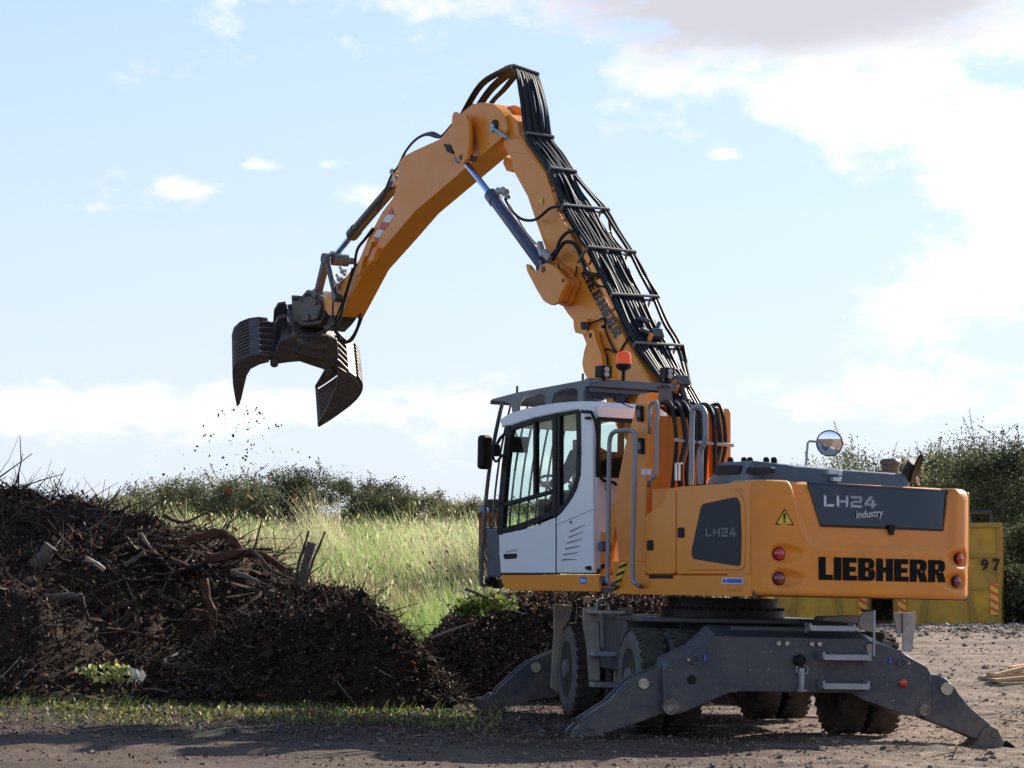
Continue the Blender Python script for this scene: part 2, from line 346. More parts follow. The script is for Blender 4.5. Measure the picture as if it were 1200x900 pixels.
# beam fittings (sub-parts)
for (x, y) in ((912, 754), (922, 754.3), (950.8, 754.6), (960, 754.8)):
    p = prot(x, y); MB(LF).cyl(p, p - V3((.022, 0, 0)), .026, n=6).build('bolt', PINM, beam_o, .004)
p = prot(1058, 800.3); MB(LF).lathe(p + V3((.004, 0, 0)), (-1, 0, 0), [(0, .042), (.02, .042), (.032, .03), (.036, .01)]).build('reflector_lamp', REDL, beam_o)
for (x, y) in ((1042.6, 774), (825.7, 770.7)):
    p = prot(x, y); MB(LF).box(p - V3((.006, 0, 0)), (.016, .022, .062)).build('blue_reflector', BLUR, beam_o, .003)
for (x, y) in ((1056.5, 777), (814, 773)):
    p = prot(x, y); m = MB(LF)
    m.tube([p + V3((-.018, .037 * cos(a), .037 * sin(a))) for a in np.linspace(0, 2 * pi, 25)], .009, 6); m.build('lifting_ring', GRYC, beam_o)
for (x, y) in ((1064, 777), (806, 773)):
    p = prot(x, y); MB(LF).cyl(p, p - V3((.03, 0, 0)), .014, n=10).build('grease_nipple', PINM, beam_o)
p = prot(810.4, 796.6); MB(LF).cyl(p + V3((.003, 0, 0)), p - V3((.003, 0, 0)), .044, n=24).build('access_hole', BLK, beam_o)
p = prot(785.7, 828); m = LM(); m.cyl(p + V3((.01, 0, 0)), p - V3((.025, 0, 0)), .075, n=28); m.cyl(p, p - V3((.035, 0, 0)), .05, n=20); m.build('pivot_pin', mat('rusty_pin_steel', (.16, .10, .07), .6, .4, col2=(.35, .32, .28), nscale=18), beam_o, .004)
p = prot(1083, 832); m = LM(); m.cyl(p + V3((.01, 0, 0)), p - V3((.02, 0, 0)), .055, n=28); m.build('pivot_pin', bpy.data.materials['rusty_pin_steel'], beam_o, .004)
# coupling pin
p = prot(935.6, 774); q = prot(938, 784); m = LM(); m.lathe(p + V3((.0, 0, 0)), (-1, 0, 0), [(0, .05), (.05, .055), (.07, .04), (.075, .01)]); m.build('coupling_knob', BLK, beam_o)
m = LM(); q2 = prot(938, 813); q -= V3((.05, 0, 0)); q2 -= V3((.05, 0, 0)); m.cyl(q + V3((0, 0, -.03)), q2 + V3((0, 0, .02)), .022, n=12); m.cyl(q + V3((0, 0, -.18)), q + V3((0, 0, -.20)), .055, n=16)
m.tube([q + V3((0, .05, -.03)), q + V3((0, .05, .02)), q + V3((0, 0, .04)), q + V3((0, -.05, .02)), q + V3((0, -.05, -.03)), q + V3((0, 0, -.05)), q + V3((0, .05, -.03))], .007, 6, 4)
m.box((q + V3((.03, 0, -.1))), (.06, .05, .22)); m.build('coupling_pin', GALV, beam_o, .003)
def step(x0, x1, y0, y1, X, dep=.17):
    a = lx(x0, y1, X); b = lx(x1, y1, X); t0 = lx(x0, y0, X); m = LM(); yc = (a.y + b.y) / 2; wy = abs(a.y - b.y); h = abs(t0.z - a.z)
    m.box((X - dep / 2, yc, a.z + h * .35), (dep, wy, .022)); m.box((X - dep, yc, a.z + h * .30), (.014, wy, h * .55))
    for k in range(14):
        yy = yc - wy / 2 + wy * (k + .5) / 14; m.box((X - dep * .55, yy, a.z + h * .35 + .018), (dep * .8, .012, .014))
    for yy in (a.y, b.y): m.loop2([V3((X, yy - .01, a.z - .02)), V3((X - dep, yy - .01, a.z + h * .1)), V3((X - dep, yy - .01, a.z + h * .8)), V3((X, yy - .01, a.z + h * .9))], [V3((X, yy + .01, a.z - .02)), V3((X - dep, yy + .01, a.z + h * .1)), V3((X - dep, yy + .01, a.z + h * .8)), V3((X, yy + .01, a.z + h * .9))])
    return m.build('step_tread', GALV, beam_o, .003)
step(944, 995, 728, 739, BX + .02, .16); step(959, 1012, 761, 773, BX); step(959, 1011, 794.5, 807, BX)
# grab handle and bracket plates
m = LM(); a = lx(1024, 769, BX - .03); b = lx(1024.5, 716, BX - .03); m.tube([a + V3((.03, 0, 0)), a, b, b + V3((.3, .02, 0))], .013, 8); m.build('grab_handle', GALV, beam_o)
m = LM(); m.px([(1006.5, 733), (1008, 722), (1013, 717), (1022, 715), (1024, 718), (1022, 741), (1010, 738)], BX + .1, BX + .13, lx); m.build('handle_plate', MUDM, beam_o, .003); m = LM(); m.box(lx(1018.5, 765, BX - .015), (.03, .05, .16)); m.build('handle_plate', MUDM, beam_o, .003)
m = LM(); a = [(1057, 718), (1072.5, 717), (1071, 740), (1067, 764), (1057, 763)]; m.px(a, -.6, -.63, lx); a = [(1046, 718), (1057, 718), (1057, 742), (1050, 742)]; m.px(a, -.57, -.6, lx); m.build('side_ladder_plate', GALV, root, .003)
m = LM(); m.px([(955, 722), (995, 721), (1005, 727), (1003, 731), (952, 727)], -1.2, -1.5, lx); m.build('chassis_step_box', MUDM, root, .01)
# legs
def leg(outer, pins, fn, X, thick, foot, footpin, name='stabiliser_leg', xdir=1, gap=.2):
    m = LM(); A_ = [fn(x, y, X) for x, y in outer]
    for off in (0, gap):
        m.loop2([p + V3((xdir * off, 0, 0)) for p in A_], [p + V3((xdir * (off + thick), 0, 0)) for p in A_])
    c = sum(A_, V3()) / len(A_)
    inner = [c + (p - c) * .86 for p in A_]; m.loop2([p + V3((xdir * thick, 0, 0)) for p in inner], [p + V3((xdir * gap, 0, 0)) for p in inner], False)
    lg = m.build(name, GRY, root, .006)
    for (x, y, r) in pins:
        p = fn(x, y, X); MB(LF).cyl(p - V3((xdir * .022, 0, 0)), p + V3((xdir * (gap + thick + .02), 0, 0)), r, n=24).build('pivot_pin', PINM, lg, .004)
    fm = LM(); F_ = [fn(x, y, X - xdir * .03) for x, y in foot]
    fm.loop2(F_, [p + V3((xdir * .035, 0, 0)) for p in F_]); fm.loop2([p + V3((xdir * (gap + .05), 0, 0)) for p in F_], [p + V3((xdir * (gap + .085), 0, 0)) for p in F_])
    lo = min(p.z for p in F_); ys = [p.y for p in F_ if p.z < lo + .05]; yc = (min(ys) + max(ys)) / 2
    fm.box((X + xdir * (gap / 2 + .02), yc, lo + .01), (gap + .26, max(.28, max(ys) - min(ys)), .035))
    p = fn(*footpin, X); fm.cyl(p - V3((xdir * .045, 0, 0)), p + V3((xdir * (gap + .1), 0, 0)), .028, n=16)
    fm.build('foot_pad', GRY, lg, .006); return lg
leg([(762, 786), (778, 779), (790, 781), (790, 836), (778, 836), (750, 846), (712, 858.5), (690, 858), (683, 852), (680, 843), (714, 821), (738, 795.5), (744, 792.5)], [(754, 801, .05)], lx, BX + .08, .03,
    [(688, 848), (695, 845), (704, 850), (713, 871.5), (666, 870.5), (671.5, 856), (680, 848)], (692.8, 852.5))
leg([(1080, 790), (1100, 791), (1108, 795), (1118, 804), (1124, 813.5), (1137, 829), (1168, 855), (1170, 864), (1163, 870), (1146, 867), (1118, 855), (1083, 842)], [(1108.8, 807, .06)], lx, BX + .08, .03,
    [(1152, 855), (1160, 850), (1169, 854), (1177, 870.5), (1173, 880), (1136, 878.5), (1146, 867)], (1163, 861))
m = LM(); m.px([(1170, 881.6), (1173, 871), (1181, 868), (1197, 880), (1196, 882)], BX + .1, BX + .5, lx); m.build('support_block', mat('black_rubber_block', (.015, .014, .013), .8), root, .01)
FX = 2.25
m = LM(); A = [V3((FX, y, z)) for y, z in ((-1.3, .55), (-1.2, .8), (1.0, .8), (1.12, .7), (1.14, .38), (1.0, .3), (-1.2, .3), (-1.3, .33))]; m.loop2(A, [p + V3((.36, 0, 0)) for p in A]); m.build('stabiliser_beam', GRYC, root, .012)
leg([(614, 780), (622, 774.5), (646, 764), (665, 760), (665, 812), (648, 817), (622.7, 820), (600, 828), (580, 829), (574, 824), (585, 806)], [(628, 782, .055)], lx, FX + .08, .03,
    [(572, 817), (578, 812), (588, 819), (592, 832), (556, 831), (562, 819)], (577, 820))
A_ = []
leg([(lambda p: p)(q) for q in [(930, 775), (950, 770), (975, 780), (1010, 806), (1012, 815), (1000, 822), (965, 815), (930, 805)]], [(955, 784, .05)], lx, FX + .08, .03, [(1000, 815), (1008, 809), (1018, 829), (992, 829)], (1006, 815))
# side ladder between the wheels
m = LM(); LX = .15
m.px([(682, 712), (700, 711), (702, 755), (702, 797.5), (690, 797.5), (687, 755), (683, 735)], LX, LX - .03, lx)
m.px([(724, 712), (742, 711), (740, 735), (733, 760), (734, 800), (719, 806), (720, 760), (724, 738)], LX, LX - .03, lx)
lad = m.build('side_ladder', MUDM, root, .004)
for (x0, x1, y0, y1) in ((686, 727, 714, 720), (690, 720, 762.5, 769), (690, 719, 798, 805.5)):
    a = lx(x0, y0, LX); b = lx(x1, y1, LX); m = LM(); m.box(((LX - .11), (a.y + b.y) / 2, (a.z + b.z) / 2), (.22, abs(a.y - b.y), abs(a.z - b.z) * .8)); m.build('rung', GALV, lad, .004)
m = LM(); m.px([(706, 716), (724, 716), (722, 760), (707, 760)], LX + .3, LX + .45, lx); m.build('storage_box', RIMM, root, .01)
m = LM(); p = lambda x, y: lx(x, y, LX - .02); m.tube([p(699.5, 715), p(700, 707.5), p(703, 704.5), p(709, 704.8), p(713, 709), p(713.5, 715)], .014, 8, 3); m.build('grab_handle', GALV, root)
m = LM(); m.px([(740, 721), (792, 721.5), (792, 735), (740, 735)], -.2, .2, lx); m.build('chassis_side_rail', MUDM, root, .01)
m = LM(); m.px([(649.5, 708), (661, 709), (662, 735), (657, 770), (655, 812), (646, 806), (650, 740)], 1.95, 2.02, lx); m.px([(661, 709), (670.6, 709), (668, 722), (662, 735)], 1.95, 2.3, lx); m.build('mudguard_bracket', MUDM, root, .005)

# ---------------- upper carriage platform and engine housing
# deck: orange skirt along the side, cab base to rear seam
HW = 1.26
m = UM(); m.box((-.9, 0, 1.315), (2.75, 2 * HW - .06, .06)); m.box((-.2, 0, 1.40), (3.2, 1.2, .12)); m.box((1.35, -.75, 1.42), (1.7, .95, .16))
deck = m.build('upper_deck', GRY, root, .008)
m = UM(); A = rounded([(717.5, 658), (755.6, 658), (755.6, 674.5), (878.5, 674.5), (878.5, 699.3), (717.5, 696)], 1.0, 2)
m.py(A, HW, HW - .09); m.box((-1.2, -HW + .045, 1.47), (2.1, .09, .27)); skirt = m.build('side_skirt', ORG2, root, .006, 3)
m = UM(); m.py([(760.5, 674), (788, 674), (788, 677.8), (760.5, 677.8)], HW + .006, HW - .02); m.build('drain_slot', BLK, skirt)
m = UM(); m.py([(846, 677), (870.5, 677.3), (870.5, 684.3), (846, 684)], HW + .003, HW); st = m.build('sticker', WHF, skirt)
m = UM(); m.py([(851.5, 678.2), (869.5, 678.4), (869.5, 683.2), (851.5, 683)], HW + .006, HW); m.py([(847, 678.4), (850.4, 678.4), (850.4, 682.8), (847, 682.8)], HW + .006, HW); m.build('sticker_print', BLU, skirt)
def pl(pts, y0, y1, name, mt, par, bev=0): m = UM(); m.py(pts, y0, y1); return m.build(name, mt, par, bev)
# front small door with its sloped nose
nose = rounded([(756, 603), (775.5, 592.5), (782.5, 573.5), (791.2, 571), (791.2, 673), (756, 673)], 5, 3)
pl(nose, HW, HW - .5, 'service_door', ORG2, root, .012)
# engine bay body (roof sloping) and its big side door
m = UM(); body = rounded([(792.2, 571), (896, 562.8), (896, 673), (792.2, 673)], 3, 2)
door = rounded([(792.6, 570.8), (878, 564.6), (878.6, 673), (792.6, 673)], 2.5, 3)
m.py(door, HW, HW - .25); edoor = m.build('engine_door', ORG2, root, .014, 3)
m = UM(); zt = uy(830, 568, HW).z
m.box((-1.4, 0, (1.34 + zt - .01) / 2), (1.74, 2 * HW - .1, zt - .01 - 1.34)); m.box((-.2, -.86, 1.85), (.9, .78, 1.0)); m.box((-1.4, -HW + .03, 1.95), (1.74, .05, .72))
m.build('engine_housing', ORG, root, .02)
# raised moulding around the grille, then the grille
gr = rounded([(821.8, 590.7), (863.2, 581.8), (867, 590), (868.6, 630), (867.3, 663.8), (811, 655), (810, 645)], 4, 4)
frm = rounded([(817.5, 586), (866, 576), (872, 590), (873, 632), (872, 667.8), (806, 668), (801.5, 660), (801, 648)], 7, 5)
Ao = [uy(x, y, HW) for x, y in frm]; m = UM()
m.py(frm, HW + .010, HW - .01); m.build('door_moulding', ORG2, edoor, .006, 2)
m = UM(); m.py(gr, HW + .016, HW); gobj = m.build('side_grille', GRL, edoor, .004)
for (x, y) in ((797.4, 624), (761.3, 639)):
    m = UM(); m.py(rounded([(x - 3.6, y - 6), (x + 3.6, y - 6), (x + 3.6, y + 6), (x - 3.6, y + 6)], 1.6, 3), HW + .010, HW - .01); hd = m.build('door_latch', BLK, edoor, .003)
    m = UM(); m.py([(x - 1.2, y + .8), (x + 1.6, y + .8), (x + 1.6, y + 4.2), (x - 1.2, y + 4.2)], HW + .016, HW + .005); m.build('latch_button', RIMM, hd) if False else None

# ---- letters from plain strips (x,y in letter heights)
def seg(*a): return [(a[0], a[1]), (a[2], a[1]), (a[2], a[3]), (a[0], a[3])]
HB = {'L': (.62, [seg(0, 0, .3, 1), seg(.3, 0, .62, .23)]), 'I': (.32, [seg(0, 0, .32, 1)]),
      'E': (.64, [seg(0, 0, .3, 1), seg(.3, 0, .64, .22), seg(.3, .39, .58, .6), seg(.3, .78, .62, 1)]),
      'B': (.74, [seg(0, 0, .3, 1), seg(.3, 0, .55, .2), seg(.3, .41, .52, .59), seg(.3, .8, .53, 1), [(.53, .8), (.53, 1), (.66, .95), (.71, .85), (.71, .67), (.66, .55), (.52, .41), (.52, .59), (.49, .66), (.49, .74)][:0] or [(.5, .59), (.62, .53), (.70, .63), (.71, .80), (.66, .93), (.53, 1), (.53, .8), (.46, .76), (.46, .64)],
                   [(.55, 0), (.67, .05), (.74, .16), (.74, .36), (.70, .47), (.62, .53), (.52, .41), (.46, .38), (.46, .24), (.55, .2)]]),
      'H': (.74, [seg(0, 0, .29, 1), seg(.29, .39, .45, .61), seg(.45, 0, .74, 1)]),
      'R': (.76, [seg(0, 0, .3, 1), seg(.3, .4, .48, .58), seg(.3, .8, .54, 1), [(.54, .8), (.54, 1), (.68, .95), (.74, .84), (.74, .62), (.69, .50), (.60, .45), (.48, .58), (.46, .62), (.46, .76)],
                   [(.34, .4), (.46, 0), (.78, 0), (.66, .44), (.60, .45), (.48, .4)]])}
HX = {'L': (.95, [seg(0, 0, .24, 1), seg(.24, 0, .95, .24)]), 'H': (1.05, [seg(0, 0, .24, 1), seg(.24, .38, .81, .62), seg(.81, 0, 1.05, 1)]),
      '2': (1.05, [seg(0, .78, 1.0, 1), seg(.78, .60, 1.05, .78), seg(.2, .40, 1.0, .60), seg(0, .22, .26, .46), seg(0, 0, 1.05, .22)]),
      '4': (1.08, [[(.42, 1), (.80, 1), (.27, .42), (0, .42)], seg(0, .20, 1.08, .42), seg(.62, 0, .88, .20), seg(.62, .42, .88, .72)])}
def letters(txt, alpha, gap, place, name, mt, par, thick=V3((0, 0, 0)), spans=None):
    """place(u, v) -> point; one mesh for the whole word, laid on its surface"""
    m = UM(); x = 0; tot = sum(alpha[c][0] + gap for c in txt) - gap
    for c in txt:
        wd, st = alpha[c]
        for q in st:
            # subdivide so that it follows a curved surface
            A = [place((x + a) / tot, b) for a, b in q]
            m.loop2(A, [p + thick for p in A])
        x += wd + gap
    return m.build(name, mt, par)
def bil(c):                          # bilinear place function from 4 pixel corners (bl, br, tr, tl)
    def f(u, v):
        b = V3(c[0]) * (1 - u) + V3(c[1]) * u; t_ = V3(c[3]) * (1 - u) + V3(c[2]) * u; return b * (1 - v) + t_ * v
    return f
sf = bil([(826.6, 628.6), (862.6, 629.2), (863, 618.6), (826.8, 619.4)])
letters('LH24', HX, .22, lambda u, v: uy(*sf(u, v), HW + .019), 'model_lettering', mat('faded_letter_film', (.16, .16, .165), .5), gobj, V3((0, -.003, 0)))

# ---------------- counterweight: one rounded shell with recess and lamp dishes
PW = 4.2; CWY = 1.262
def rx(y): return -2.02 - .42 * max(0, 1 - abs(y / CWY) ** PW) ** (1 / PW)
ths = np.linspace(0, pi, 4000); yy = CWY * np.sign(np.cos(ths)) * np.abs(np.cos(ths)) ** (2 / PW); xx = -2.02 - .42 * np.abs(np.sin(ths)) ** (2 / PW)
yy = np.concatenate([[CWY], yy, [-CWY]]); xx = np.concatenate([[-1.9], xx, [-1.9]])
s_ = np.concatenate([[0], np.cumsum(np.hypot(np.diff(xx), np.diff(yy)))]); NS = 230
sg = np.linspace(0, s_[-1], NS); px_ = np.interp(sg, s_, xx); py_ = np.interp(sg, s_, yy)
tx = np.gradient(px_, sg); tyy = np.gradient(py_, sg); nx_, ny_ = tyy, -tx          # outward normal (towards -x at the rear)
if nx_[NS // 2] > 0: nx_, ny_ = -nx_, -ny_
ZB, ZT = 1.295, 2.335
# vertical profile: (z, inward offset)
prof = [(ZB, .03), (ZB + .012, .008), (ZB + .035, 0)] + [(z, 0) for z in np.linspace(ZB + .05, ZT - .10, 74)] + [(ZT - .075, .002), (ZT - .05, .008), (ZT - .028, .02), (ZT - .012, .038), (ZT - .003, .06), (ZT, .085)]
def yzr(x, y): p = ux(x, y, -2.42); return (p.y, p.z)
rec = [yzr(*p) for p in ((929, 563), (942, 622), (950, 636), (962, 640.5), (1114, 645.5), (1119, 640), (1121, 622), (1124, 572), (1124, 540), (929, 535))]
lamps = [(912.3, 649, 1), (912.3, 678, 1), (1125.6, 654.6, -1), (1121.5, 681.5, -1)]
lyz = [(*ux(a, b, rx(0) + .05 if 0 else -2.36 if c > 0 else -2.34)[1:], c) for a, b, c in lamps]
def sdf(p, poly):
    x, y = p; d = 1e9; ins = False; n = len(poly)
    for i in range(n):
        ax, ay = poly[i]; bx, by = poly[i - 1]; ex, ey = bx - ax, by - ay; wx, wy = x - ax, y - ay
        t_ = max(0, min(1, (wx * ex + wy * ey) / (ex * ex + ey * ey))); dx, dy = wx - ex * t_, wy - ey * t_; d = min(d, dx * dx + dy * dy)
        if (ay > y) != (by > y) and x < (bx - ax) * (y - ay) / (by - ay) + ax: ins = not ins
    return sqrt(d) * (-1 if ins else 1)
def sm(a, b, x): t_ = max(0, min(1, (x - a) / (b - a))); return t_ * t_ * (3 - 2 * t_)
def depth(y, z, rear=True):
    d = 0
    if rear and z > 1.6: d += (.03 + .16 * max(0, z - 1.75)) * sm(.03, -.05, sdf((y, z), rec))
    for (ly_, lz_, sd_) in lyz:
        dy = (y - ly_) * -sd_       # towards the middle is positive
        e = 1.0 if dy < 0 else .36
        ea = sqrt((dy * e) ** 2 + (z - lz_) ** 2)
        d = max(d, .05 * sm(.10, .02, ea) + .012 * sm(.085, .075, ea)) if ea < .11 else d
    return d
def cws(i, z, off): # surface point
    y = py_[i]; k = off + depth(y, z, px_[i] < -2.15); return (px_[i] - nx_[i] * k, y - ny_[i] * k, z)
vs = [cws(i, z, o) for z, o in prof for i in range(NS)]; nr = len(prof)
fs = [(a * NS + i, a * NS + i + 1, (a + 1) * NS + i + 1, (a + 1) * NS + i) for a in range(nr - 1) for i in range(NS - 1)]
fs += [tuple(range((nr - 1) * NS, nr * NS)), tuple(range(NS))[::-1]]
fs.append(tuple([a * NS for a in range(nr)] + [a * NS + NS - 1 for a in range(nr)][::-1]))
m = UM(); m.add(vs, fs); cw = m.build('counterweight', ORG, root, ang=50)
def surf(x, y, off=0, dish=True):       # point on the rear surface seen at pixel (x, y), lifted by off
    X = -2.42
    for _ in range(4): p = ux(x, y, X); X = rx(p.y) + (depth(p.y, p.z) if dish else 0)
    p = ux(x, y, X - off); return p
def patch(poly, off, name, mt, par, nu=40, nv=14, thick=.004):
    f = bil(poly); G = [[surf(*f(i / nu, j / nv), off) for i in range(nu + 1)] for j in range(nv + 1)]
    V = [p for r_ in G for p in r_]; F_ = [(j * (nu + 1) + i, j * (nu + 1) + i + 1, (j + 1) * (nu + 1) + i + 1, (j + 1) * (nu + 1) + i) for j in range(nv) for i in range(nu)]
    m = UM(); m.add(V, F_); o = m.build(name, mt, par); q = o.modifiers.new('thickness', 'SOLIDIFY'); q.thickness = thick; q.offset = 0; return o
rw = patch([(961.5, 617.2), (1105.5, 622.5), (1111.5, 574.5), (945, 564.5)], .006, 'rear_window', DGL, cw)
sf2 = bil([(965.5, 593.6), (1026.8, 595.8), (1027.4, 582.2), (965.2, 580)])
letters('LH24', HX, .2, lambda u, v: surf(*sf2(u, v), .012), 'model_lettering', LETW, rw)
sf3 = bil([(960, 679.5), (1108, 682.5), (1108, 656.6), (960, 652.4)])
def lsub(txt, alpha, gap, place, name, mt, par):   # letters cut in thin columns to hug the curve
    m = UM(); x = 0; tot = sum(alpha[c][0] + gap for c in txt) - gap
    for c in txt:
        wd, st = alpha[c]
        for q in st:
            A = [place((x + a) / tot, b) for a, b in q]; m.loop2(A, [p + V3((.010, 0, 0)) for p in A])
        x += wd + gap
    return m.build(name, mt, par)
lsub('LIEBHERR', HB, .07, lambda u, v: surf(*sf3(u, v), .009, False), 'maker_lettering', LETB, cw)
# handwritten word and other small prints
def text(txt, size, org, xdir, ydir, name, mt, par, M=UF, off=0, shear=0, sx=1, ext=.0015):
    c = bpy.data.curves.new('t', 'FONT'); c.body = txt; c.size = size; c.offset = off; c.extrude = ext; c.shear = shear; c.resolution_u = 3
    o = bpy.data.objects.new('t', c); COL.objects.link(o); dg = bpy.context.evaluated_depsgraph_get(); me = bpy.data.meshes.new_from_object(o.evaluated_get(dg)); bpy.data.objects.remove(o)
    X = V3(xdir).normalized(); Y = (V3(ydir) - X * V3(ydir).dot(X)).normalized(); Z = X.cross(Y); Mx = Matrix((X * sx, Y, Z)).transposed().to_4x4(); Mx.translation = V3(org)
    me.transform(M @ Mx); me.materials.clear(); me.materials.append(mt)
    ob = bpy.data.objects.new(name, me); COL.objects.link(ob); ob.parent = par; return ob
a = surf(1003, 607.5, .014); b = surf(1038, 604.5, .014); text('industry', .098, a, b - a, (0, 0, 1), 'series_lettering', LETW, rw, off=.0005, shear=.15, sx=.98)
p = surf(1043, 618, .004); m = UM(); m.box(p + V3((-.015, 0, -.005)), (.04, .07, .06)); m.box(p + V3((-.02, 0, -.045)), (.03, .05, .05)); m.build('window_latch', BLK, rw, .006)
# warning triangles
def tri(cx, cy, s, fnp, par, sq=1):
    q = [(cx - s * sq, cy + s * .8), (cx + s * sq, cy + s * .85), (cx, cy - s * .9)]
    m = UM(); A = [fnp(x, y, .003) for x, y in q]; m.loop2(A, [p + V3((.003, 0, 0)) for p in A]); sg_ = m.build('warning_sign', BLK, par)
    q = [(cx - s * .80 * sq, cy + s * .68), (cx + s * .80 * sq, cy + s * .72), (cx, cy - s * .68)]; m = UM(); A = [fnp(x, y, .006) for x, y in q]; m.loop2(A, [p + V3((.002, 0, 0)) for p in A]); m.build('warning_face', YEL, par)
    m = UM()
    for q in ([(cx - s * .09, cy + .25 * s), (cx + s * .09, cy + .25 * s), (cx + s * .12, cy - s * .4), (cx - s * .12, cy - s * .4)], [(cx - s * .1, cy + .56 * s), (cx + s * .1, cy + .56 * s), (cx + s * .1, cy + s * .36), (cx - s * .1, cy + s * .36)]):
        A = [fnp(x, y, .009) for x, y in q]; m.loop2(A, [p + V3((.002, 0, 0)) for p in A])
    m.build('warning_mark', BLK, par)
tri(919.5, 606, 11, surf, cw)
# tail lamps
for i, (a_, b_, c_) in enumerate(lamps):
    y0, z0, _ = lyz[i]; k = int(np.argmin(np.abs(py_ - y0) + 10 * (px_ > -2.1))); n_ = V3((nx_[k], ny_[k], 0)).normalized(); p = V3((px_[k], y0, z0)) - n_ * .055
    m = UM(); m.lathe(p, n_, [(0, .062), (.018, .062), (.02, .056)], 28); lp = m.build('tail_lamp', BLK, cw)
    m = UM(); m.lathe(p + n_ * .012, n_, [(0, .054), (.02, .052), (.032, .04), (.038, .02), (.039, .004)], 28); m.build('lamp_lens', REDL if i in (0, 2) else REDD, cw)
# ---------------- hood on top
m = UM(); HY = 1.06
hs = rounded([(824.5, 567), (836.5, 542.5), (842, 540.2), (870, 540), (914, 541.5), (914, 572), (824.5, 572)], 2, 3)
A = [uy(x, y, HY) for x, y in hs]; zt = max(p.z for p in A)
x0 = min(p.x for p in A); x1 = max(p.x for p in A)
# plan: left side at HY, chamfered to the rear face at x=-2.2, right end about y=-.62
zb = 2.30; x1t = uy(837, 542, HY).x
rr = ux(1064, 559, -2.2); ye = rr.y - .05
plan_b = [(x1, HY), (-1.92, HY), (-2.16, HY - .27), (-2.2, HY - .34), (-2.2, ye), (x1, ye)]
zr = ux(930, 545.5, -2.2).z
plan_t = [(x1t, HY - .05), (-1.92, HY - .05), (-2.12, HY - .29), (-2.155, HY - .36), (-2.155, ye + .04), (x1t, ye + .04)]
zlev = [zt - .006, zt - .004, zr - .005, zr - .008, zr - .02, zt - .02]
plan_m = [((a[0] * .15 + b[0] * .85), (a[1] * .15 + b[1] * .85)) for a, b in zip(plan_b, plan_t)]
m.loop2([V3((x, y, zb)) for x, y in plan_b], [V3((x, y, z)) for (x, y), z in zip(plan_t, zlev)])
hood = m.build('engine_hood', GRYC, root, .03, 4)
for q in ([(838.7, 545.5), (867, 545), (866, 555.8), (836, 556.5)], [(876, 547), (904, 547.5), (903, 554.8), (873, 555)]):
    m = UM(); m.py(rounded(q, 2, 3), HY - .012, HY - .06); m.build('hood_vent', mat('vent_mesh', (.02, .02, .022), .6, bump=.8, bscale=220), hood, .003)
# small white hinge on the rear face of the hood, caps along the top, air cleaner, exhaust
p = ux(977, 555.5, -2.2); m = UM(); m.box(p + V3((-.01, .03, .02)), (.05, .10, .05)); m.box(p + V3((-.01, -.05, .01)), (.05, .05, .05)); m.box(p + V3((-.03, 0, -.05)), (.06, .09, .04)); m.build('hood_hinge', mat('pale_hinge_steel', (.5, .56, .62), .35, .4), hood, .006)
for x in (856, 872, 879, 898, 907):
    p = uy(x, 540.5, .7); m = UM(); m.lathe(p + V3((0, 0, -.03)), (0, 0, 1), [(0, .03), (.05, .03), (.065, .022), (.07, .005)], 14); m.build('hood_cap', BLK, hood)
p = ux(1043, 546, -1.7); m = UM(); m.lathe(p + V3((0, 0, -.16)), (0, 0, 1), [(0, .085), (.17, .085), (.172, .10), (.205, .10), (.225, .08), (.23, .01)], 28); m.build('air_precleaner', mat('brown_cap_plastic', (.14, .09, .06), .4), hood)
pa = ux(1058, 569, -2.05); pb = ux(1063, 556, -2.07); pc = ux(1071, 541, -2.16)
m = UM(); m.tube([pa, pb, (pb + pc) / 2 + V3((.01, 0, 0)), pc], .055, 20, 4); ex = m.build('exhaust_pipe', mat('sooty_pipe_steel', (.035, .033, .032), .5, .3), root)
m = UM(); dr = (pc - pb).normalized(); mo = V3((-.9, -.25, -.05)); mo = (mo - dr * mo.dot(dr) * .8).normalized(); sd2 = dr.cross(mo).normalized(); lg2 = mo.cross(sd2).normalized(); ce = pc.lerp(pb, .30) + mo * .068; E1 = [ce + lg2 * .15 * cos(2 * pi * k / 24) + sd2 * .05 * sin(2 * pi * k / 24) for k in range(24)]; m.loop2(E1, [q - mo * .02 for q in E1]); m.build('exhaust_mouth', BLK, ex)
m = UM(); m.tube([ux(1072, 556, -2.0), ux(1077, 569, -2.0)], .012, 8); m.build('exhaust_stay', GALV, ex)
# round mirror
pm = ux(972, 519.5, -1.9); view = (UFR.to_3x3().inverted() @ (CC - (UFR @ pm))).normalized()
nrm = (view + V3((-.02, .10, -.16))).normalized()
m = UM(); a = ux(944.5, 545, -1.75); b = ux(946.5, 519, -1.75); c = ux(948.5, 517, -1.78); d = ux(960, 518, -1.87); m.tube([a, b, c, d, pm - nrm * .05], .011, 8); mir = m.build('rear_view_mirror', GALV, root)
prm = [(-.05, .03), (-.035, .09), (-.01, .124), (.0, .126), (.006, .122)]; m = UM(); m.lathe(pm, nrm, prm, 36); m.build('mirror_shell', BLK, mir)
m = UM(); Rr = .30; m.lathe(pm, nrm, [(sqrt(Rr * Rr - r_ * r_) - sqrt(Rr * Rr - .119 ** 2) + .004, r_) for r_ in np.linspace(.119, .002, 12)], 48); m.build('mirror_glass', MIR, mir)
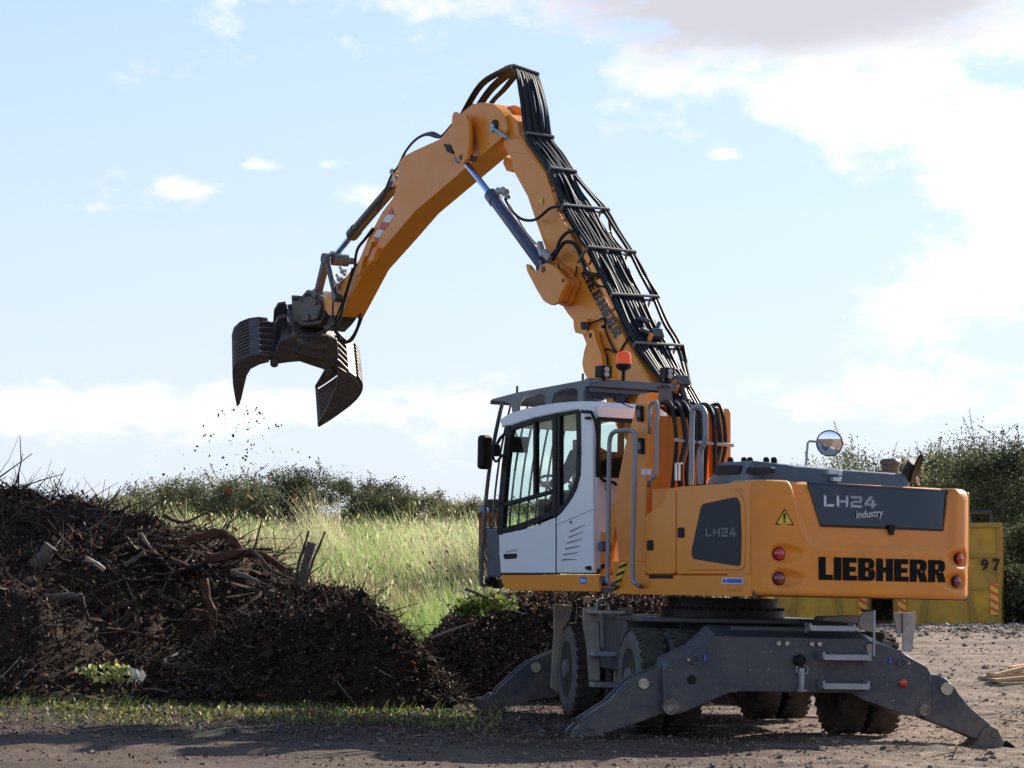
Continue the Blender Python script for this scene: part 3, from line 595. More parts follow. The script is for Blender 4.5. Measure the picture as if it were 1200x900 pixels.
#NEXT2#
# ---------------- service tower behind the cab
m = UM()
m.py([(745, 474), (747.5, 471), (758, 471.5), (756, 658), (724.5, 658), (719, 588), (732, 523), (742, 488)], 1.2, 1.04)
tower = m.build('service_tower', ORG, root, .01)
m = UM(); m.py([(747, 487), (769, 487), (766, 692), (732, 692), (735, 523)], 1.045, .43); m.build('tower_body', ORG, tower, .02)
m = UM(); m.py([(829, 481), (834, 477), (841, 478), (843, 483), (843, 560), (829, 560)], .42, .28); m.build('tower_post', ORG, tower, .01)
m = UM(); m.py([(743, 474), (748, 462), (762, 460), (760, 474)], 1.0, .9); m.build('cover_plate', ORG2, tower, .01)
m = UM(); m.py([(717, 590), (722, 600), (722, 612), (709, 692), (703, 692), (711, 640)], 1.12, 1.08); m.build('slanted_rib', ORG, tower, .004)
m = UM(); m.py([(703, 624), (709, 624), (709, 692), (703, 692)], 1.16, 1.12); m.py([(706, 640), (718, 640), (717, 692), (706, 692)], .98, .9); m.build('front_rib', ORG, tower, .004)
hz_ = lambda x, y, q=.9: [(x, y), (x + 14 * q, y - 4), (x + 12.5 * q, y + 1.5), (x - 1.5, y + 6)]
m = UM(); m.py([(727.5, 659), (735, 659), (724, 691), (717, 691)], 1.27, 1.262); hsp = m.build('hazard_strip', YEL, tower)
m = UM()
for y in (659.5, 668.5, 677.5, 686): x = 726.5 - (y - 659) * .33; m.py([(x - .2, y + 3.8), (x + 8, y), (x + 6.8, y + 3.8), (x - 2, y + 7)], 1.274, 1.27)
m.build('hazard_stripe', BLK, hsp)
m = UM(); m.py([(704, 662), (708, 660), (708, 665), (704, 668)], 1.166, 1.16); m.py([(704, 676), (708, 674), (708, 684), (704, 688)], 1.166, 1.16); m.build('hazard_stripe', BLK, tower)
for (x, y) in ((706.5, 640), (706.5, 681)):
    p = uy(x, y, 1.2); m = UM(); m.cyl(p + V3((0, -.05, 0)), p + V3((0, .03, 0)), .05, n=20); m.build('tower_hinge', CYL, tower, .006)
for (x, y, h) in ((747.5, 484.5, 9.5), (748.5, 522.5, 9.5)):
    q = rounded([(x - 3.5, y - h), (x + 3.2, y - h), (x + 3.6, y + h), (x - 1.5, y + h)], 2.5, 4); m = UM(); m.py(q, 1.235, 1.19); l_ = m.build('work_lamp', BLK, tower, .004)
    q = rounded([(x - 1.8, y - h * .5), (x + 1.8, y - h * .5), (x + 2, y + h * .5), (x - .6, y + h * .5)], 1.4, 4); m = UM(); m.py(q, 1.245, 1.2); m.build('lamp_glass', DGL, l_, .003)
for x in (751.5, 757.8):
    m = UM(); m.py([(x, 549.5), (x + 5, 549.5), (x + 5, 556.5), (x, 556.5)], 1.206, 1.2); m.build('sticker', WHF, tower)
def rail(pts, y, r, name='grab_rail', mt=RAILM, k=4, par=root): m = UM(); m.tube([uy(a[0], a[1], a[2] if len(a) > 2 else y) for a in pts], r, 10, k); return m.build(name, mt, par)
rail([(721, 686, 1.27), (714.5, 683.5), (712, 679), (712.3, 665), (713, 600), (714, 530), (715, 514), (718, 507.5), (724, 505), (738, 504.4), (743, 507), (744.5, 514), (743.5, 560), (742, 620), (741.3, 675), (743, 681.5), (747, 685), (751, 687, 1.25)], 1.36, .023)
rail([(761.5, 507, 1.22), (761.3, 495), (761, 480), (763, 473), (767, 471.5), (770, 474), (769.5, 500), (768.5, 553), (764, 560), (761, 564), (761, 571, 1.1)], 1.28, .02)
rail([(810, 568), (810.5, 540), (811.3, 484), (813.5, 478.5), (818.5, 476.5), (824, 479.5), (826.5, 488), (826.8, 512), (824, 522), (821, 531), (820.8, 567)], 1.18, .026)
m = UM()
for i in range(2): m.tube([uy(792 + 4 * i, 563, 1.1), uy(792 + 4 * i, 543, 1.1), uy(795 + 4 * i, 543, 1.1)], .012, 6)
m.build('white_pipe_fitting', WHF, tower)

# ---------------- cab
CW0, CW1 = 1.26, .36
def quads(pts, w, y0, y1, mb):        # a bar following a chain of pixels, w pixels wide
    for (a, b) in zip(pts[:-1], pts[1:]):
        a = Vector(a); b = Vector(b); d = (b - a).normalized(); n = Vector((-d.y, d.x)) * w / 2; e = d * w * .28
        mb.py([tuple(a - e + n), tuple(b + e + n), tuple(b + e - n), tuple(a - e - n)], y0, y1)
X1 = uy(694.5, 600, CW0).x; XF = uy(584.5, 600, CW0).x
m = UM()
roofp = [(584.4, 491.5), (592, 486.6), (600, 482.8), (615, 478.4), (630, 475.2), (652, 471.8), (675, 470), (693.5, 470), (694.5, 484), (679, 484), (676.5, 480.5), (651, 484.8), (625, 490.3), (600, 498.5), (587.5, 501)]
m.py(roofp, CW0, CW1)
cab = m.build('cab', WHT, root, .022, 4)
m = UM(); m.py([(651.7, 606), (658, 600), (666, 589.5), (671, 582), (675.5, 573), (679, 561), (680, 545), (679.3, 520), (678, 484), (694.5, 484), (694.5, 671.6), (651.7, 671.6)], CW0, CW0 - .05)
qp = m.build('rear_quarter_panel', WHT, cab, .012, 3)
m = UM(); m.py([(584.5, 626), (600, 623.5), (615, 619.8), (633, 613.5), (651, 606), (651, 671.6), (586.8, 671.6), (585, 650)], CW0 + .004, CW0 - .04); door = m.build('door', WHT, cab, .01, 3)
m = UM(); m.py(rounded([(589.5, 649.2), (605.5, 648.6), (604.5, 654.4), (590.5, 655.2)], 1.2, 3), CW0 + .012, CW0); m.build('door_handle', BLK, door, .004)
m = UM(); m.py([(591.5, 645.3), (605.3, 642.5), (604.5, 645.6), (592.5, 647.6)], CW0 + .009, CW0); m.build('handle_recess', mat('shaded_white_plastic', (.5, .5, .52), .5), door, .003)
m = UM(); quads([(651.3, 484), (651.3, 671)], .7, CW0 + .006, CW0 - .03, m); m.build('door_gap_seal', BLK, cab)
m = UM(); quads([(588, 672.4), (650, 672.4)], 1.5, CW0 + .006, CW0 - .05, m); m.build('sill_gap', BLK, cab)
m = UM()
for (x0, y0, x1, y1) in ((668, 622.7, 685.2, 615), (666.5, 629.5, 683.3, 623), (664.5, 636.5, 681.6, 631.2), (662.2, 643, 679.6, 639.7), (660.3, 649.7, 677, 647.3), (658.3, 656, 675, 655.1)):
    m.py([(x0, y0 - .6), (x1, y1 - .2), (x1, y1 + .5), (x0, y0 + .9)], CW0 + .003, CW0 - .01)
m.build('louvre', mat('louvre_shade_plastic', (.1, .1, .11), .6), qp)
for (x, y, r) in ((669.5, 612, .012), (633, 613.8, .014)):
    p = uy(x, y, CW0); m = UM(); m.cyl(p, p + V3((0, .012, 0)), r, n=10); m.build('black_plug', BLK, cab)
m = UM(); m.py(rounded([(685, 664), (690, 663), (690.5, 668), (686, 667.5)], 1, 2), CW0 + .03, CW0); m.build('black_plug', BLK, cab, .004)
m = UM(); quads([(652, 615), (673, 606.5), (694, 597)], .45, CW0 + .0025, CW0 - .004, m); m.build('panel_seam', mat('seam_shade_plastic', (.12, .12, .13), .7), qp)
# door and side glazing frames
m = UM(); FR = CW0 + .006, CW0 - .045
quads([(596.5, 500.5), (591, 545), (587, 590), (585.5, 625)], 6.5, *FR, m); quads([(597, 502.5), (612, 496.8), (628, 492.4), (650, 487.6)], 5, *FR, m)
quads([(649, 487), (649, 604)], 4, *FR, m); quads([(586, 623), (600, 619), (615, 614.3), (632, 607.5), (650, 600)], 6, *FR, m)
quads([(588, 591.5), (605, 587), (649, 575)], 4, *FR, m); quads([(626, 493), (626, 582)], 2.6, *FR, m); m.build('door_window_frame', BLK, door)
m = UM(); quads([(654.3, 485), (654.3, 600)], 3, *FR, m); quads([(653, 486), (678, 481.5)], 3.5, *FR, m); quads([(653, 601), (661, 592), (668, 582), (673.5, 571), (677.5, 556), (678.3, 530), (677.5, 484)], 5, *FR, m)
m.build('quarter_window_frame', BLK, cab)
m = UM(); m.py([(597, 502), (626, 493), (650, 488), (650, 602), (632, 608), (612, 615), (587, 622)], CW0 - .018, CW0 - .022); m.build('door_glass', CGL, door)
m = UM(); m.py([(654, 486), (678, 482), (678, 558), (672, 575), (664, 590), (654, 600)], CW0 - .018, CW0 - .022); m.build('quarter_glass', CGL, cab)
# rear face
m = UM(); CD = V3
yr = lambda px_, py_: ux(px_, py_, X1)
y0 = yr(700, 500).y; zt_ = yr(700, 488.5).z; zb_ = yr(703.5, 559).z; y1 = CW1 + .07
ztop = uy(690, 471, CW0).z - .02; zfl = uy(690, 671.6, CW0).z
def bx2(m, x0, x1, ya, yb, za, zb2): m.box(((x0 + x1) / 2, (ya + yb) / 2, (za + zb2) / 2), (abs(x1 - x0), abs(yb - ya), abs(zb2 - za)))
bx2(m, X1, X1 + .05, CW0 - .052, y0, zfl, ztop - .1); bx2(m, X1, X1 + .05, y1, CW1, zfl, ztop - .1); bx2(m, X1 + .001, X1 + .05, y0, y1, zfl, zb_); bx2(m, X1, X1 + .05, y0, y1, zt_, ztop - .02); m.build('rear_panel', WHT, cab, .006)
m = UM(); bx2(m, X1 - .006, X1 + .02, y0, y1, zb_ - .0, zb_ + .035); bx2(m, X1 - .006, X1 + .02, y0, y1, zt_ - .04, zt_); bx2(m, X1 - .006, X1 + .02, y0, y0 - .04, zb_ + .035, zt_ - .04); bx2(m, X1 - .006, X1 + .02, y1 + .04, y1, zb_ + .035, zt_ - .04); m.build('rear_window_frame', BLK, cab)
m = UM(); bx2(m, X1 + .02, X1 + .024, y0, y1, zb_, zt_); m.build('rear_glass', CGL, cab)
# far side, front and floor
m = UM(); bx2(m, X1 + .05, XF - .1, CW1, CW1 + .04, zfl, zb_ - .35); bx2(m, X1 + .85, X1 + .93, CW1, CW1 + .04, zfl, ztop - .1); bx2(m, XF - .12, XF - .05, CW1, CW1 + .04, zfl, ztop - .25)
bx2(m, X1, XF - .02, CW1, CW0 - .06, zfl - .0, zfl + .05); bx2(m, XF - .08, XF - .03, CW1, CW0 - .06, zfl, zfl + .35); m.build('far_side_panel', INT, cab, .006)
m = UM(); bx2(m, X1 + .05, XF - .12, CW1 + .018, CW1 + .022, zb_ - .35, ztop - .12); m.build('far_side_glass', CGL, cab)
m = UM(); a = uy(600, 502, CW0); b = uy(587, 622, CW0); A = [V3((a.x + .01, CW0 - .06, a.z)), V3((b.x - .0, CW0 - .06, b.z)), V3((b.x, CW1 + .02, b.z)), V3((a.x + .01, CW1 + .02, a.z))]; m.loop2(A, [p + V3((.004, 0, 0)) for p in A]); m.build('windscreen', CGL, cab)
m = UM(); m.tube([a + V3((.02, -.9, 0)), b + V3((.02, -.9, 0))], .03, 8); m.build('windscreen_post', BLK, cab)
# seat, console, levers, steering column, inside mirror
sx_ = X1 + .40; sy_ = .83
m = UM(); m.box((sx_ + .22, sy_, zfl + .60), (.5, .5, .13)); m.box((sx_ + .2, sy_, zfl + .27), (.36, .36, .54)); seat = m.build('seat', SEATM, cab, .05, 4)
m = UM(); m.box((sx_ - .08, sy_, zfl + .92), (.13, .46, .62), Matrix.Rotation(-.14, 3, 'Y')); m.build('seat_back', SEATM, seat, .05, 4)
hp = ux(716, 548, sx_ - .14); m = UM(); m.box(hp, (.12, .23, .20), Matrix.Rotation(-.1, 3, 'Y')); m.build('headrest', SEATM, seat, .06, 5)
m = UM(); 
for yy_ in (sy_ + .3, sy_ - .3): m.box((sx_ + .25, yy_, zfl + .78), (.42, .1, .12)); m.tube([(sx_ + .42, yy_, zfl + .82), (sx_ + .44, yy_, zfl + .98)], .022, 10)
m.build('joystick_console', INT, cab, .02)
m = UM(); m.box((XF - .28, .8, zfl + .4), (.14, .22, .75)); m.tube([(XF - .3, .8, zfl + .7), (XF - .42, .8, zfl + .92)], .04, 10); c_ = V3((XF - .43, .8, zfl + .93)); ax_ = V3((-.5, 0, .85)).normalized(); m.tube([c_ + (ax_.orthogonal().normalized() * cos(q) + ax_.cross(ax_.orthogonal().normalized()) * sin(q)) * .19 for q in np.linspace(0, 2 * pi, 25)], .016, 8); m.build('steering_column', INT, cab, .01)
p = uy(608, 521, .95); m = UM(); m.box(p, (.06, .2, .17)); m.tube([p, p + V3((.1, -.0, .2))], .012, 6); m.build('display_screen', BLK, cab, .03, 4)
# orange sill under the cab
m = UM(); m.py(rounded([(587, 673.5), (694.5, 673.5), (700, 673.5), (703, 693.6), (602, 692), (592, 689.5), (588, 683)], 2, 3), CW0 - .002, CW1); base = m.build('cab_sill', ORG2, root, .015, 3)
m = UM(); m.py([(679.3, 675.8), (686.6, 675.8), (686.6, 684.3), (679.3, 684.3)], CW0 + .002, CW0 - .004); m.build('blue_sticker', BLU, base)
m = UM(); m.py([(680.8, 677.4), (682, 677.4), (682, 682.6), (680.8, 682.6)], CW0 + .004, CW0); m.py([(682, 680.2), (684.8, 678.4), (685.2, 679.4), (682, 681.4)], CW0 + .004, CW0); m.py([(684, 680), (685.4, 680), (685.4, 682.6), (684, 682.6)], CW0 + .004, CW0); m.build('sticker_print', WHF, base)
# black hand rail on the cab corner
m = UM(); m.tube([uy(682.3, 481.5, 1.28), uy(683, 482.5, 1.31), uy(690, 482.5, 1.32), uy(694, 485, 1.31), ux(699, 500, X1 - .07), ux(701, 530, X1 - .07), ux(703, 555, X1 - .07), ux(706, 562, X1 - .07), ux(710, 564, X1)], .016, 10, 4); m.build('corner_grab_rail', BLK, cab)
p = uy(689, 490, 1.30); m = UM(); m.box(p, (.06, .05, .03)); m.build('rail_bracket', BLK, cab, .008)
p = ux(711, 572.5, X1); m = UM(); m.cyl(p, p - V3((.01, 0, 0)), .02, n=10); m.build('black_plug', BLK, cab)
p = ux(717, 572, X1 - .05); m = UM(); m.tube([p + V3((0, .06 * cos(q), .06 * sin(q))) for q in np.linspace(.3, 2.6, 12)], .016, 8); m.build('coiled_cable', BLK, cab)
# outside mirror
p = uy(568, 530, 1.42); m = UM(); m.box(p, (.10, .16, .36), Matrix.Rotation(.25, 3, 'Z')); mr = m.build('side_mirror', BLK, cab, .04, 5)
m = UM(); m.tube([uy(574, 524, 1.4), uy(580, 524, 1.36), uy(586, 514, 1.3), uy(592, 508, 1.25)], .018, 8, 4); m.tube([uy(576, 530, 1.4), uy(581, 541, 1.36), uy(589, 533, 1.25)], .014, 8, 4); m.box(uy(580, 528, 1.38), (.09, .08, .12)); m.build('mirror_arm', BLK, mr, .004)
# ---------------- falling-object guard above the cab and bar guard in front
m = UM(); prf = [(576, 467.6), (606, 459.8), (650, 451.6), (680, 446), (688, 444.6), (700, 444.8), (700, 448), (690, 449.5), (686, 453.5), (684, 460), (683.5, 471), (676.5, 471), (676.8, 460), (675, 456), (668, 455), (656, 457.2), (650, 461), (647, 468), (646.5, 475), (638.5, 476), (638.5, 465), (636, 461.6), (628, 461.8), (614, 466), (609, 471), (607.2, 477), (607, 483), (600, 485), (599.3, 477), (596, 472.4), (588, 470.8), (576.3, 470)]
m.py(prf, 1.2, 1.17); gd = m.build('roof_guard', GRYC, root, .006)
m = UM(); m.py([(x, y) for x, y in prf], 1.2, 1.17); nv = len(m.v)
m.v = [UF @ (UF.inverted() @ v + V3((0, -.86, 0))) for v in m.v]; m.build('guard_side_plate', GRYC, gd, .006)
tl = [uy(*p, 1.17) for p in ((576, 467.6), (606, 459.8), (650, 451.6), (680, 446), (688, 444.6))]
m = UM()
for i in range(17):
    t_ = i / 16; k = t_ * (len(tl) - 1); j = min(int(k), len(tl) - 2); q = tl[j].lerp(tl[j + 1], k - j); m.box((q.x, .765, q.z - .035), (.02, .83, .045))
m.build('guard_bar', GRY, gd, .003)
m = UM(); q = tl[-1]; a = ux(688, 448, q.x - .06); b = ux(791, 455, q.x - .06)
m.box(((a + b) / 2), (.10, abs(a.y - b.y), .085)); m.box((q.x - .02, (a.y + b.y) / 2, q.z - .10), (.02, abs(a.y - b.y) - .1, .05)); m.build('guard_rear_beam', GRYC, gd, .012)
m = UM(); m.px([(766, 454), (781, 456), (783, 472), (786, 482), (762, 482), (764, 470)], q.x - .02, q.x - .12); m.build('guard_post', GRY, gd, .01)
for (x, y) in ((606, 458), (683, 443.5)):
    p = uy(x, y, 1.18); m = UM(); m.cyl(p - V3((0, 0, .04)), p + V3((0, 0, .05)), .013, n=8); m.build('guard_bolt', GRY, gd)
XG = uy(572, 600, 1.2).x
m = UM()
for i in range(9):
    yy_ = 1.2 - i * .105; sl = .012 if i else .022
    a = V3((XG + .12, yy_, uy(575, 686, 1.2).z)); b = V3((XG + .07, yy_, uy(570, 600, 1.2).z)); c = V3((XG - .03, yy_, uy(577, 540, 1.2).z)); d = V3((XG - .18, yy_, uy(585, 492, 1.2).z)); e = V3((XG - .26, yy_, uy(590, 472, 1.2).z))
    m.tube([a, b, c, d, e], sl, 6, 3)
for (zz, xx_) in ((uy(572, 619, 1.2).z, XG + .085), (uy(575, 686, 1.2).z, XG + .12)): m.tube([(xx_, 1.2, zz), (xx_, .36, zz)], .016, 6)
m.build('windscreen_guard', GRY, cab)
m = UM(); m.py([(570, 620), (584, 621), (586, 640), (586.5, 676), (571, 676)], 1.22, 1.18); m.build('guard_side_frame', GRYC, cab, .006); m = UM(); m.py([(577, 640), (586, 640), (586, 676), (577, 676)], .9, .4); m.build('guard_side_frame', GRYC, cab, .006)
m = UM(); p = uy(576, 680, 1.2); m.lathe(p, (1, 0, 0), [(-.02, .05), (.06, .05), (.07, .03)], 16); p = uy(583, 684, 1.1); m.lathe(p, (1, .4, 0), [(-.05, .05), (.05, .05)], 16); m.build('front_work_lamp', BLK, cab)
# small cables on the cab roof
m = UM(); p = [uy(703, 471, .9), uy(706, 468, .9), uy(707, 475, 1.0), uy(703, 481, 1.1)]; m.tube(p, .006, 5, 4); p = ux(721, 470, X1 - .02); m.cyl(p, p + V3((0, 0, .05)), .02, n=8); m.tube([ux(724, 470, X1 - .02), ux(732, 474, X1 - .05), ux(742, 478, X1 - .1)], .006, 5, 4); m.build('roof_cable', BLK, cab)

# ---------------- boom
BH = .27
boomp = [(588.5, 161), (590, 172), (599, 187), (602, 201.6), (618, 230.5), (629, 263), (637.8, 287.7), (645, 310), (655, 345), (658, 357), (665, 368), (672, 376), (682, 391), (690, 412), (700, 445), (722, 500), (768, 565), (795, 585), (822, 572), (822, 540), (800, 495), (769, 446.6), (742, 402), (714, 347), (683, 289), (658, 246), (645.6, 201.5), (614, 157), (606, 142), (597, 134), (590, 136)]
boomp = boomp[:18] + [(x - (5.5 if y < 500 else 2), y + 1) for x, y in boomp[18:28]] + boomp[28:]
m = UM(); m.py(boomp, BH, -.06); boom = m.build('boom', ORG2, root, .012, 3)
m = UM(); m.py([(586, 132), (590, 125.5), (602, 123), (614, 128.5), (623, 140.5), (632, 158), (612, 160), (600, 150)], .0, -.12); m.py([(591, 183), (600, 187), (603, 196), (600, 202), (593, 200), (589, 191)], .1, -.1); m.build('boom_head_cheek', ORG2, boom, .01)
# weld line stiffener strips and plates
m = UM(); m.py([(590.5, 163), (606, 160), (640, 205), (653, 247), (677, 291), (673, 296), (650, 255), (633, 208), (617, 180), (594, 178)], BH + .008, BH - .01); m.py([(679, 300), (709, 350), (736, 405), (762, 448), (735, 448), (726, 400), (700, 352), (672, 310)], BH + .008, BH - .01)
m.build('boom_side_plate', ORG2, boom, .004)
# lower cylinder bracket
br = rounded([(616, 309), (619.5, 310.5), (624, 317), (630, 318), (633, 311.5), (640, 307.8), (650, 313), (662, 326.5), (662.8, 333), (657, 344), (653, 355), (646, 358), (637, 353), (629, 340), (617.5, 318)], 2, 3)
m = UM(); m.py(br, .52, .475); br_o = m.build('cylinder_bracket', ORG2, boom, .006)
ctr = (642, 336); sh = [(ctr[0] + (x - ctr[0]) * .86, ctr[1] + (y - ctr[1]) * .86) for x, y in br]
m = UM(); A = [uy(x, y, .475) for x, y in sh]; A = [p for p, (x, y) in zip(A, sh) if y > 318]; m.loop2(A, [V3((p.x - .02, BH - .02, p.z)) for p in A]); A = [uy(x, y, .475) for x, y in br]; m.loop2([V3((p.x, .335, p.z)) for p in A], [V3((p.x, .29, p.z)) for p in A]); m.build('bracket_web', ORG, boom, .006)
for q, r_, y_ in (((637, 315.5), .035, .52), ((660, 328.5), .02, .52)):
    p = uy(*q, y_); m = UM(); m.cyl(p + V3((0, .012, 0)), p - V3((0, .25 if r_ > .03 else .04, 0)), r_, n=20); m.build('pivot_pin', STEEL, br_o, .003)
# box and lug on the belly
m = UM(); m.py([(671.5, 373), (688, 373), (688, 392), (681, 391.5), (674, 390), (672, 384)], BH + .06, -.1); m.build('boom_belly_box', ORG2, boom, .008)
m = UM(); m.py([(680.5, 377), (690, 377), (689, 387), (681, 386)], BH + .066, BH + .05); m.build('box_opening', BLK, boom)
m = UM(); m.py(rounded([(688, 393), (690, 387), (694, 385.5), (697, 390), (697.5, 397), (704.8, 416), (707, 444), (690, 447), (684, 436), (682, 426), (684, 412), (687.5, 401)], 2, 3), BH + .10, BH + .04); m.build('boom_lug', ORG2, boom, .006)
p = uy(692, 393, BH + .1); m = UM(); m.cyl(p + V3((0, .004, 0)), p - V3((0, .02, 0)), .028, n=16); m.build('lug_hole', BLK, boom)
# word along the boom
sfb = bil([(680.5, 320), (719.5, 397), (729, 390), (689, 314.5)])
lsub('LIEBHERR', HB, .10, lambda u, v: uy(*sfb(u, v), BH + .014), 'maker_lettering', LETB, boom) if 0 else None
m_ = UM(); xx2 = 0; tot = sum(HB[c][0] + .1 for c in 'LIEBHERR') - .1
for c in 'LIEBHERR':
    for q in HB[c][1]:
        A = [uy(*sfb((xx2 + a) / tot, b), BH + .014) for a, b in q]; m_.loop2(A, [p - V3((0, .004, 0)) for p in A])
    xx2 += HB[c][0] + .1
m_.build('maker_lettering', mat('glossy_black_letter_film', (.012, .014, .018), .3, spec=.4), boom)
def tri_side(cx, cy, s, y_, par):
    m = UM(); m.py([(cx - s, cy + s * .5), (cx + s * .7, cy + s), (cx + s * .5, cy - s)], y_, y_ - .003); m.build('warning_sign', YEL, par)
tri_side(633, 235, 4.5, BH + .013, boom)
# ---------------- stick
SH = .2
stk = [(399, 371), (385, 369.5), (380, 362), (379, 350), (392, 338), (403, 326), (414, 314), (420.6, 304.6), (432, 277), (447.7, 248), (460, 232), (466, 212), (465, 199), (467, 190), (473, 183), (484, 177), (515.6, 162.6), (541.6, 131), (553, 122.5), (566, 120), (578, 122.5), (587, 130), (592, 141), (592.5, 151), (588.5, 161.5), (561.5, 184), (524, 216), (486.7, 247.8), (460, 279), (429, 314)]
m = UM(); m.py(stk, SH, -.13); stick = m.build('stick', ORG2, root, .012, 3)
chk = rounded([(541, 132), (552.5, 122.5), (564.5, 119.6), (578, 122), (587, 129.5), (593, 140.5), (594.7, 151), (590, 160), (575.5, 172.5), (561.5, 184.5), (560, 170), (555, 150)], 3, 3)
m = UM(); m.py(chk, SH + .12, SH - .01); m.build('stick_head_cheek', ORG2, stick, .01, 3)
brk = rounded([(530, 134), (533, 130.5), (536, 133.5), (545, 134.5), (548.5, 142), (549.7, 155), (549, 170), (546.5, 186), (542, 193), (537, 189), (531, 176), (528.5, 169), (515, 166), (521, 157), (529, 148)], 1.5, 3)
m = UM(); m.py(brk, .46, .415); bk = m.build('rod_bracket', ORG2, stick, .006)
m = UM(); m.py([(534, 140), (545, 140), (546, 180), (540, 186), (534, 172)], .415, SH + .1); m.py([(520, 159), (530, 150), (534, 140), (541, 137), (541, 176), (530, 171)], .30, SH - .01); m.build('bracket_web', ORG, stick, .008)
m = UM(); m.py([(519, 170), (529, 171), (531, 180), (523, 179.5)], .462, .455) if 0 else m.py([(519.5, 168.5), (528.5, 170), (530.5, 180), (524, 178)], .25, .2); m.build('bracket_opening', BLK, stick)
p = uy(540, 184.5, .46); m = UM(); m.cyl(p + V3((0, .01, 0)), p - V3((0, .2, 0)), .032, n=20); m.build('pivot_pin', STEEL, bk, .003)
p = uy(580.5, 147.5, SH + .12); m = UM(); m.cyl(p + V3((0, .02, 0)), p - V3((0, .1, 0)), .072, n=24); pp = m.build('boom_pin', BLK, stick, .004)
p = uy(576, 149.5, SH + .16); m = UM(); m.cyl(p + V3((0, .0, 0)), p - V3((0, .04, 0)), .045, n=20); m.tube([p, uy(594.5, 161.5, SH + .15)], .02, 8); m.build('pin_retainer', mat('pale_blue_steel', (.3, .45, .62), .3, .4), stick, .004)
# red and white plates on the stick, small blocks near its foot
sfr = [(459, 242.5), (446, 243.5) if 0 else (450, 256), (439, 281), (447, 275)]
pts = [((455, 243.5), (449.5, 251), (458, 252.5) if 0 else (463, 253)), ]
bands = [((460.5, 243.5), (452, 251.5), (462.5, 251.3), 'r'), None]
def band(q, mt): m = UM(); m.py(q, SH + .005, SH - .002); m.build('marker_film', mt, stick)
LFT = [(454, 251), (448.5, 259.5), (443, 268.5), (437.5, 277)]; RGT = [(462.5, 252), (456.5, 261), (450, 270), (444.5, 278.5)]
band([(459, 243), (462.5, 252), (454, 251)], RED); band([LFT[0], RGT[0], RGT[1], LFT[1]], WHF); band([LFT[1], RGT[1], RGT[2], LFT[2]], RED); band([LFT[2], RGT[2], RGT[3], LFT[3]], WHF); band([LFT[3], RGT[3], (440.5, 286)], RED)
m = UM()
for q in ([(431, 284), (436.5, 283), (431, 300), (425.5, 299)], [(437, 290), (442.5, 290), (437, 306), (431, 305)], [(423, 300), (427, 300), (421, 322), (417, 321)]): m.py(q, SH + .05, SH - .01)
m.build('stick_block', ORG, stick, .006)
# ---------------- cylinders
def ram(a, b, c, y, rb, rr_, cylm, name, col_=None):
    """barrel from a to b, rod from b to c, pixels on the plane y"""
    A = uy(*a, y); B = uy(*b, y); Cc = uy(*c, y); d = (B - A).normalized(); m = UM()
    m.lathe(A, d, [(0, rb * .9), (.02, rb), ((B - A).length - .16, rb), ((B - A).length - .155, rb * 1.14), ((B - A).length - .01, rb * 1.14), ((B - A).length, rb * .9)], 28)
    o = m.build(name, cylm, root); m = UM(); m.cyl(B - d * .02, Cc, rr_, n=20); m.build('piston_rod', CHR, o)
    m = UM(); X = V3((0, 1, 0)); m.cyl(Cc - X * rb * .8, Cc + X * rb * .8, rr_ * 1.9, n=20); m.cyl(A - X * rb * .9, A + X * rb * .9, rb * .95, n=20); m.build('cylinder_eye', cylm, o, .004); return o
bc = ram((637, 312), (575, 227.5), (541, 185), .37, .072, .036, CYL, 'boom_cylinder')
m = UM(); o2 = bc.copy(); COL.objects.link(o2); o2.parent = root; o2.matrix_local = UF @ Matrix.Translation((0, -.74, 0)) @ UF.inverted()
for ch in bc.children: c = ch.copy(); COL.objects.link(c); c.parent = o2
m = UM(); m.cyl(uy(584, 224, .38), uy(594, 225, .38), .04, n=8); m.cyl(uy(588, 228, .38), uy(590, 219, .38), .03, n=6); m.tube([uy(583, 222, .38), uy(596, 231, .38)], .03, 8); v1 = m.build('cylinder_valve', mat('pale_zinc_steel', (.40, .39, .36), .45, .5), bc, .006)
m = UM(); m.box(uy(634, 292, .42), (.06, .06, .18), Matrix.Rotation(.5, 3, 'Y')); m.cyl(uy(638, 296, .42), uy(646, 304, .42), .05, n=8); m.cyl(uy(640, 303, .44), uy(648, 298, .40), .032, n=6); m.tube([uy(597, 240, .42), uy(618, 274, .42), uy(628, 286, .42)], .014, 6, 3); m.build('cylinder_valve', bpy.data.materials['pale_zinc_steel'], bc, .006)
gc = ram((466, 213), (412, 276), (392, 301), 0, .075, .038, mat('dark_green_grey_paint', (.045, .052, .052), .4, coat=.1), 'grapple_cylinder')
gc.children[0].data.materials[0] = mat('brown_chrome_rod', (.35, .28, .22), .2, 1)
# linkage
def barm(a, b, y, w, t_, mb, ra=None):
    A = uy(*a, y); B = uy(*b, y); d = (B - A).normalized(); n = d.cross(V3((0, 1, 0))); 
    mb.loop2([A - n * w, B - n * w * .8, B + n * w * .8, A + n * w], [q + V3((0, -t_, 0)) for q in (A - n * w, B - n * w * .8, B + n * w * .8, A + n * w)])
    for q in (A, B): mb.cyl(q + V3((0, .01, 0)), q + V3((0, -t_ - .01, 0)), w * 1.5, n=18)
m = UM(); barm((379, 303), (368.5, 345), .21, .05, .09, m); m.build('grapple_link', GRY, root, .006); m = UM(); barm((379, 303), (368.5, 345), -.12, .05, .09, m); lk = m.build('grapple_link', GRY, root, .006)
m = UM(); barm((381, 304), (391, 348), .28, .036, .05, m); m.build('rocker_arm', GRY, root, .006); m = UM(); barm((381, 304), (391, 348), -.19, .036, .05, m); m.build('rocker_arm', GRY, root, .006)
